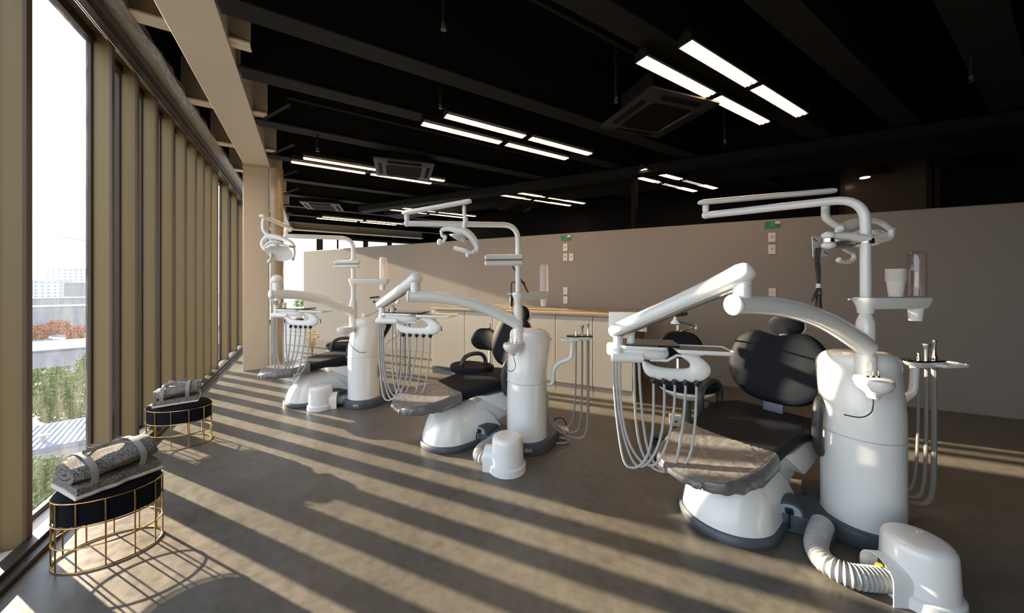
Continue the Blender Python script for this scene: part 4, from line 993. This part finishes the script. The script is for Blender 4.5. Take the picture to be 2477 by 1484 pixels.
# ------------------------------------------------------------------ black stools
def stool(loc, zs, face, label, arm=None, rot=0):
    c = Vector((loc[0], loc[1], 0)); t = thing('dental_stool', c, label, 'stool', 'black wheeled stools')
    fd = Vector((cos(face), sin(face), 0)); sd2 = Vector((-fd.y, fd.x, 0))
    rs = []
    for r_, z in ((.10, -.085), (.17, -.080), (.196, -.062), (.205, -.04), (.203, -.018), (.19, -.006), (.16, -.014), (.10, -.020), (.03, -.022)):
        rs.append([c + fd * (r_ * cos(a) * (1.0 - .10 * cos(2 * a))) + sd2 * (r_ * sin(a) * 1.05) + Vector((0, 0, zs + z + (.012 * cos(a) if r_ > .1 and z > -.05 else 0))) for a in [2 * pi * i / 36 for i in range(36)]])
    MB().rings(rs).build('seat', 'leather', t, ang=60)
    MB().lathe([(.045, -.155), (.09, -.145), (.15, -.115), (.188, -.085), (.19, -.072)], c + Vector((0, 0, zs)), 36).build('seat_pan', 'white', t)
    MB().lathe([(.032, .10), (.032, zs - .16), (.045, zs - .155), (.045, zs - .14)], c, 20).build('column', M['colgrey'], t)
    for k in range(5):
        a = rot + 2 * pi * k / 5; dv = Vector((cos(a), sin(a), 0))
        lg = MB().tube([c + dv * .02 + Vector((0, 0, .115)), c + dv * .14 + Vector((0, 0, .095)), c + dv * .26 + Vector((0, 0, .07))], [.030, .024, .016], 10, flat=1.3).build('leg', M['colgrey'], t)
        cw = c + dv * .25; sv = Vector((-dv.y, dv.x, 0)); mb = MB()
        for s_ in (-1, 1): mb.lathe([(.027, -.008), (.029, 0), (.027, .008)], cw + sv * .014 * s_ + Vector((0, 0, .029)), 16, axis=sv)
        mb.build('caster', 'black', lg)
    # curved backrest pad
    P = []; rs = []
    for i in range(17):
        q = -1 + 2 * i / 16; a = q * .75
        ctr = c - fd * (.235 - .07 * (1 - cos(a)) * 2) + sd2 * (.22 * sin(a) * 1.1); ctr.z = zs + .205
        hh = .108 * (1 - abs(q) ** 4 * .75) + .004; th = .030 * (1 - abs(q) ** 6 * .6) + .003
        nf = (fd * cos(a) - sd2 * sin(a) * -1 * 0)
        rs.append([ctr + fd * (th * cos(2 * pi * k / 16)) + Vector((0, 0, hh * sin(2 * pi * k / 16) - .02 * q * q)) for k in range(16)])
    MB().rings(rs).build('backrest', 'leather', t, ang=60)
    bp = c - fd * .285
    MB().tube([c - fd * .04 + Vector((0, 0, zs - .10)), c - fd * .26 + Vector((0, 0, zs - .10)), bp + Vector((0, 0, zs - .06)), bp + Vector((0, 0, zs + .36))], .014, 12).build('back_post', 'chrome', t)
    MB().tube([c + Vector((0, 0, zs - .13)), c + sd2 * .17 + fd * .05 + Vector((0, 0, zs - .16))], .006, 8).build('lever', 'black', t)
    if arm:
        p = [at(*q) for q in arm]
        a_ = MB().tube([bp + Vector((0, 0, zs + .30)), p[0]], .006, 8).build('arm_link', 'steel', t)
        MB().lathe([(.011, -.02), (.011, .012)], p[0], 12).build('arm_joint', 'chrome', a_)
        MB().tube([p[0], p[1]], .006, 8).build('arm_link', 'steel', t)
        MB().rings([[p[2] + (RT * a + FW * b * .7) + Vector((0, 0, z + a * .1)) for a, b in rrect(.055, .04, .02)] for z in (0, .022)]).build('elbow_rest', 'black', t, bevel=.005)
        MB().lathe([(.011, -.028), (.011, 0)], p[1] , 12).build('arm_joint', 'black', t)
    return t
M['colgrey'] = mat('dark grey column plastic', (.045, .05, .058), .4)
p = un(3, .83, .40); stool((p.x, p.y), .60, atan2(-.6, -.6), 'black stool behind the nearest chair, seen under its delivery tray', arm=[(1684, 790, 2.42), (1634, 776, 2.25), (1640, 765, 2.23)], rot=.4)
p = un(2, .70, .22); stool((p.x, p.y), .53, atan2(-.45, -.9), 'black stool between the middle chair and the cabinets', rot=.2)
p = un(1, .78, .30); stool((p.x, p.y), .55, atan2(-.5, -.9), 'black stool mostly hidden behind the farthest chair, curved back left of the cylinder', arm=[(930, 745, 4.3), (905, 728, 4.2), (906, 722, 4.2)], rot=.7)
# foot pedals
for n_, (u, v), lab in ((1, (966, 958), 'round chrome foot pedal with a hoop beside the farthest cylinder'), (2, (1354, 1042), 'round foot pedal peeping out behind the middle cylinder')):
    x = at(u, v, CAMH * FOC / (v - HY)); x.z = 0
    t = thing('foot_pedal', x, lab, 'pedal', 'foot pedals')
    MB().lathe([(.082, 0), (.084, .006), (.078, .014), (.04, .022), (.03, .03), (.01, .032)], x, 32).build('disc', 'white_soft' if n_ == 2 else 'steel', t)
    MB().lathe([(.086, 0), (.086, .008), (.08, .008)], x, 32).build('rim', 'black' if n_ == 2 else 'chrome', t)
    MB().tube([x + RT * (.062 * cos(a)) + FW * (.02) + Vector((0, 0, .03 + .075 * sin(a))) for a in [pi * i / 14 for i in range(15)]], .005, 8).build('hoop', 'black', t)
# floor hose coil behind the middle unit and floor power box by the nearest stool
x = at(1360, 1072, CAMH * FOC / 384); x.z = .01
t = MB().tube(smooth([x + RT * a + FW * b for a, b in ((-.10, .05), (.0, .06), (.05, .03), (.04, -.015), (-.02, -.03), (-.10, -.02))], 6), .009, 8).build('floor_hose', 'hose_dark'); tag(t, 'short grey hose loop lying on the floor beside the middle plinth', 'hose')
x = at(1634, 1032, CAMH * FOC / 344); x.z = 0
t = thing('floor_socket_box', x, 'small white floor socket box beside the nearest stool column', 'socket box')
R = Matrix.Rotation(-TH - .3, 3, 'Z'); MB().box(x + Vector((0, 0, .055)), (.10, .06, .09), R=R).build('box', 'outlet', t, bevel=.004)
MB().box(x + R @ Vector((.0, -.031, .055)), (.016, .004, .016), R=R).build('socket_hole', 'black', t)

# ------------------------------------------------------------------ ottomans and blankets
def ottoman(c, ax, a_, b_, H, label):
    c = Vector((c[0], c[1], 0)); A = Vector((ax[0], ax[1], 0)).normalized(); B = Vector((-A.y, A.x, 0))
    t = thing('wire_ottoman', c, label, 'ottoman', 'velvet ottomans on brass wire bases')
    def el(k, z, n=56): return [c + A * (a_ * k * cos(2 * pi * i / n)) + B * (b_ * k * sin(2 * pi * i / n)) + Vector((0, 0, z)) for i in range(n)]
    for z in (.004, H * .35, H * .65, H): MB().tube(el(1, z), .0034, 8, loop=True).build('ring', 'brass', t)
    for i in range(12):
        a = 2 * pi * (i + .5) / 12; p = c + A * (a_ * cos(a)) + B * (b_ * sin(a))
        MB().tube([p + Vector((0, 0, .003)), p + Vector((0, 0, H))], .0032, 8).build('upright', 'brass', t)
    ks = [(.96, H * .66), (.975, H * .68), (.975, H * .98), (.985, H + .004), (.975, H + .014), (.90, H + .028), (.6, H + .036), (.05, H + .038)]
    MB().rings([el(k, z) for k, z in ks]).build('velvet_seat', 'velvet', t, ang=50)
    return t
def blanket(c, z0, rz, sc, label, seed):
    c = Vector((c[0], c[1], z0)); A = Vector((cos(rz), sin(rz), 0)); B = Vector((-A.y, A.x, 0))
    t = thing('rolled_blanket', c, label, 'blanket', 'rolled grey blankets tied with ribbon')
    L = .130 * sc; W = .125 * sc; Hh = .054 * sc
    # spiral roll
    m = 90; turns = 2.6; outer = []; inner = []
    for i in range(m + 1):
        q = i / m; th = q * turns * 2 * pi + pi * .9; r = .16 + .84 * q
        outer.append((r * cos(th), r * sin(th))); r2 = r - .84 / turns * .80 if False else max(.03, r - .27)
        inner.append((r2 * cos(th), r2 * sin(th)))
    prof = outer + inner[::-1]
    def P(x, w, h):
        nz = noise.noise(Vector((x * 11, w * 2 + seed, h * 2))) * .014; e = 1 - .10 * abs(x / L) ** 3
        return c + A * (x + nz + .012 * w * (1 if x < 0 else -1) * 0) + B * (w * W * e + nz) + Vector((0, 0, .040 * sc + Hh + h * Hh * e * (1 - .12 * (w * w)) + nz + .012 * x / L))
    mb = MB(); mb.rings([[P(-L + 2 * L * i / 14, w, h) for w, h in prof] for i in range(15)], cap=True)
    mb.build('wool_roll', 'tweed', t, ang=70)
    # closed outer skin keeps the roll solid inside
    mb = MB(); mb.rings([[P(-L * .9 + 1.8 * L * i / 12, .86 * cos(a), .86 * sin(a)) for a in [2 * pi * k / 28 for k in range(28)]] for i in range(13)]); mb.build('roll_core', 'tweed', t, ang=70)
    # lower folded flap with fleece edge
    def flap(name, m_, k0, z_lo, z_hi, gx):
        mb = MB(); rs = []
        for i in range(15):
            x = (-L + 2 * L * i / 14) * (1.02 + gx); rs.append([c + A * (x + .006 * noise.noise(Vector((b * 40, x * 20, seed)))) + B * (b + .012 * noise.noise(Vector((x * 22, seed, b * 9)))) + Vector((0, 0, z)) for b, z in
                [(-W * k0, z_lo), (-W * k0 * 1.06, (z_lo + z_hi) / 2), (-W * k0, z_hi), (0, z_hi + .006), (W * k0, z_hi), (W * k0 * 1.06, (z_lo + z_hi) / 2), (W * k0, z_lo)]])
        mb.rings(rs); mb.build(name, m_, t, ang=60)
    flap('fleece_layer', 'fleece', .95, .002, .018 * sc, .0); flap('wool_flap', 'tweed', .92, .016 * sc, .046 * sc, -.03)
    # ribbons and bow
    for x in (-L * .62, L * .50):
        rs = []
        for k in range(41):
            a = 2 * pi * k / 40; w, h = 1.03 * cos(a), 1.05 * sin(a)
            e = 1; pz = .040 * sc + Hh + h * Hh * (1.02 - .12 * w * w) 
            if h < 0: pz = .040 * sc + Hh + h * (Hh + .034 * sc)
            ctr = c + A * x + B * (w * W * 1.02) + Vector((0, 0, pz + .012 * x / L)); out_ = (B * cos(a) + Vector((0, 0, sin(a))))
            rs.append([ctr - A * .011 + out_ * .001, ctr + A * .011 + out_ * .001, ctr + A * .011 - out_ * .001, ctr - A * .011 - out_ * .001])
        MB().rings(rs[:-1], loop=True).build('ribbon', 'ribbon', t)
    top = c + Vector((0, 0, .040 * sc + 2 * Hh + .004)); bowc = top + A * (-L * .05)
    rb = MB().tube(smooth([top - A * L * .62 , bowc + Vector((0, 0, .004)), top + A * L * .5], 6), .011, 8, flat=.12)
    rb = MB()
    for s_ in (-1, 1):
        pts = smooth([bowc, bowc + A * .03 * s_ + B * .018 + Vector((0, 0, .014)), bowc + A * .055 * s_ + B * .028 + Vector((0, 0, .012)), bowc + A * .03 * s_ + B * .005 + Vector((0, 0, .003)), bowc], 5)
        rb.tube(pts, .0065, 8, flat=.25)
        rb.tube(smooth([bowc, bowc + A * .04 * s_ - B * .02 + Vector((0, 0, .004)), bowc + A * .075 * s_ - B * .045 - Vector((0, 0, .012))], 5), .0065, 8, flat=.25)
    rb.tube([bowc - A * L * .57, bowc + Vector((0, 0, .003)), bowc + A * L * .55], .008, 8, flat=.2)
    rb.build('bow', 'ribbon', t)
    return t
OT1, OT2 = Vector((-.838, 2.44, 0)), Vector((-.915, 3.80, 0))
ottoman(OT1, (1, -.10), .184, .140, .313, 'nearest black velvet ottoman on a brass wire base by the clear window')
ottoman(OT2, (.9, -.45), .225, .150, .300, 'second black velvet ottoman on a brass wire base, farther along the bronze fins')
blanket(OT1 + Vector((.0, -.005, 0)), .350, radians(36), 1.08, 'grey tweed blanket with white fleece edge on the nearest ottoman', 1.0)
blanket(OT2 + Vector((-.01, .0, 0)), .337, radians(8), 1.0, 'rolled grey blanket tied with ribbon on the second ottoman', 5.0)

# ------------------------------------------------------------------ flowers standing on the floor beyond the farthest chair
x = at(755, 868, 5.9); x.z = 0
t = thing('flower_vase', x, 'loose yellow and orange flowers in a glass vase behind the farthest chair hoses', 'flowers')
MB().lathe([(.05, 0), (.055, .01), (.05, .12), (.03, .16), (.034, .17)], x, 20).build('vase', 'clear', t)
for i in range(16):
    a = random.uniform(0, 2 * pi); r = random.uniform(.02, .12); h = random.uniform(.22, .52); p = x + Vector((r * cos(a), r * sin(a), h))
    MB().tube(smooth([x + Vector((0, 0, .05)), x + Vector((r * .3 * cos(a), r * .3 * sin(a), h * .6)), p], 4), .002, 5).build('stem', 'leafg', t)
    mb = MB(); k = 7
    for j in range(k):
        b = 2 * pi * j / k; mb.ell(p + Vector((.016 * cos(b), .016 * sin(b), random.uniform(-.006, .006))), (.013, .013, .009), 8, 5)
    mb.build('flower', 'yellow' if h > .38 else 'orange', t)

# ------------------------------------------------------------------ what the windows show
GZ = -14.0
struct(MB().box((20, 260, GZ - .1), (1400, 900, .2)).build('ground', 'asphalt'))
def house(u, v_base, f, w, d, h, m, roof, label, wtop=None, name='building'):
    p = at(u, v_base, f); zb = GZ
    c = Vector((p.x, p.y, zb)); R = Matrix.Rotation(radians(12), 3, 'Z')
    t = thing(name, c, label, 'building', 'buildings outside the window')
    MB().box(c + Vector((0, 0, h / 2)), (w, d, h), R=R).build('walls', m, t)
    rf = MB().box(c + Vector((0, 0, h + .15)), (w * 1.03, d * 1.03, .3), R=R).build('roof', roof, t)
    return t, c, R, h
house(166, 688, 330, 22, 20, 30, 'tower', 'roof_lt', 'tall pale apartment tower on the skyline')
house(112, 688, 300, 26, 18, 18, 'tower', 'roof_lt', 'lower pale block left of the tower on the skyline')
house(212, 688, 260, 20, 14, 16, 'lowrise', 'roof_lt', 'small dark-windowed block right of the tower')
house(100, 688, 150, 34, 14, 9, 'lowrise', 'roof_lt', 'low commercial building below the towers')
house(185, 688, 130, 26, 12, 7, 'lowrise', 'roof_lt', 'low grey building behind the red trees')
t, c, R, h = house(150, 688, 68, 44, 16, 3.0, 'lowrise', 'roof', 'long low shed with a blue grey metal roof behind the trees')
t, c, R, h = house(186, 688, 25, 7, 6, 4.3, 'lowrise', 'roof', 'nearby shed with a corrugated blue grey roof and a round vent')
MB().lathe([(.12, 0), (.12, .3), (.26, .35), (.26, .45), (.1, .52)], c + Vector((-.8, -1.8, h + .3)), 18).build('roof_vent', 'roof_lt', t)
for k in range(24):
    MB().box(c + R @ Vector((-3.5 + k * .3, 0, h + .33)), (.05, 6.1, .06), R=R).build('roof_rib', 'roof', t)
# crane
x = at(150, 600, 300)
t = thing('tower_crane', x, 'thin construction crane far away on the skyline', 'crane'); 
MB().tube([Vector((x.x + 20, x.y, -8)), Vector((x.x + 20, x.y, 33))], .5, 6).build('mast', 'lowrise', t)
MB().tube([at(140, 572, 300), at(212, 584, 300), at(330, 592, 300)], .35, 6).build('jib', 'lowrise', t)
def tree(p, r, h, label, m='tree'):
    zb = GZ; t = thing('tree', (p.x, p.y, zb), label, 'tree', 'trees outside the window')
    MB().tube([Vector((p.x, p.y, zb)), Vector((p.x, p.y, zb + h * .7))], [r * .12, r * .06], 8).build('trunk', 'bark', t)
    mb = MB(); rnd = random.Random(int(p.x * 100)); vs = []; fs = []
    for i in range(2600):
        a = rnd.uniform(0, 2 * pi); e = rnd.uniform(-1, 1); q = rnd.uniform(.62, 1.0) * (1 + .22 * noise.noise(Vector((3 * cos(a), 3 * sin(a), 3 * e))))
        cc = Vector((p.x + r * q * cos(a) * sqrt(1 - e * e), p.y + r * q * sin(a) * sqrt(1 - e * e), zb + h - r + r * q * e))
        s_ = r * rnd.uniform(.03, .075); d1 = Vector((rnd.uniform(-1, 1), rnd.uniform(-1, 1), rnd.uniform(-1, 1))).normalized(); d2 = d1.orthogonal().normalized()
        k = len(vs); vs += [cc - d1 * s_, cc + d2 * s_, cc + d1 * s_, cc - d2 * s_]; fs.append([k, k + 1, k + 2, k + 3])
    mb.add(vs, fs); mb.build('crown', m, t)
for u, f, r, h, lab, m in ((108, 38, 2.7, 6.0, 'broad green tree seen left in the clear window', 'tree'), (176, 35, 2.6, 6.3, 'broad green tree seen right in the clear window', 'tree'), (40, 19, 1.3, 5.4, 'dark green tree at the window edge', 'tree'),
        (98, 17.5, 1.7, 6.2, 'dark shrubby tree beside the near shed', 'tree'), (165, 15.5, 1.1, 5.0, 'small tree at the foot of the near shed', 'tree'), (118, 12.5, 1.4, 5.2, 'low dark tree under the window', 'tree'), (196, 9.3, .8, 4.4, 'low green shrub at the bottom right of the window', 'tree'),
        (84, 94, 2.7, 4.2, 'red autumn tree above the shed roof', 'redtree'), (140, 104, 3.0, 4.4, 'second red autumn tree above the shed roof', 'redtree'), (196, 94, 2.8, 4.0, 'third red autumn tree at the right above the shed roof', 'redtree'), (232, 46, 1.8, 6.2, 'green tree at the right window edge', 'tree')):
    tree(at(u, 688, f), r, h, lab, m)
# terrace, rail and white building beyond the far glazing
struct(MB().box((3, 20, -.12), (16, 11.8, .2)).build('ground_terrace', 'concrete'))
t = thing('white_building', (2, 24, 0), 'white panelled building outside the far glazing', 'building')
MB().box((4.0, 26, 2.1), (9.5, 3, 4.2)).build('walls', 'bwhite', t)
mb = MB()
for k in range(5): MB().box((1.0 + k * .42, 19.6, 1.35), (.16, .3, 2.75)).build('fin_screen_post', 'frame_in', t) if False else None
t = thing('louvre_screen', (1.6, 19.5, 0), 'brown vertical slat screen outside the far glazing', 'screen')
for k in range(6): MB().box((.95 + k * .26, 17.0, 1.25), (.13, .2, 2.55)).build('slat', 'frame_in', t)
MB().box((1.6, 17.1, .1), (1.6, .08, .2)).build('rail', 'frame_in', t)
for i, (px, py) in enumerate(((.15, 15.3), (-.35, 15.6))):
    t = thing('potted_plant', (px, py, -.02), ['leafy green potted plant on the terrace outside the far glazing', 'second leafy green potted plant on the terrace, nearer the column'][i], 'plant')
    MB().lathe([(.12, 0), (.16, .3), (.15, .3)], (px, py, -.02), 20).build('pot', 'roof_lt', t)
    mb = MB(); rnd = random.Random(i + 3)
    for k in range(260):
        a = rnd.uniform(0, 2 * pi); e = rnd.uniform(0, 1); r = .22 * rnd.uniform(.3, 1); p = Vector((px + r * cos(a), py + r * sin(a), .32 + .35 * e)); d1 = Vector((rnd.uniform(-1, 1), rnd.uniform(-1, 1), rnd.uniform(-.3, 1))).normalized(); d2 = d1.orthogonal().normalized()
        mb.add([p - d1 * .05, p + d2 * .02, p + d1 * .05, p - d2 * .02], [[0, 1, 2, 3]])
    mb.build('leaves', 'leafg', t)
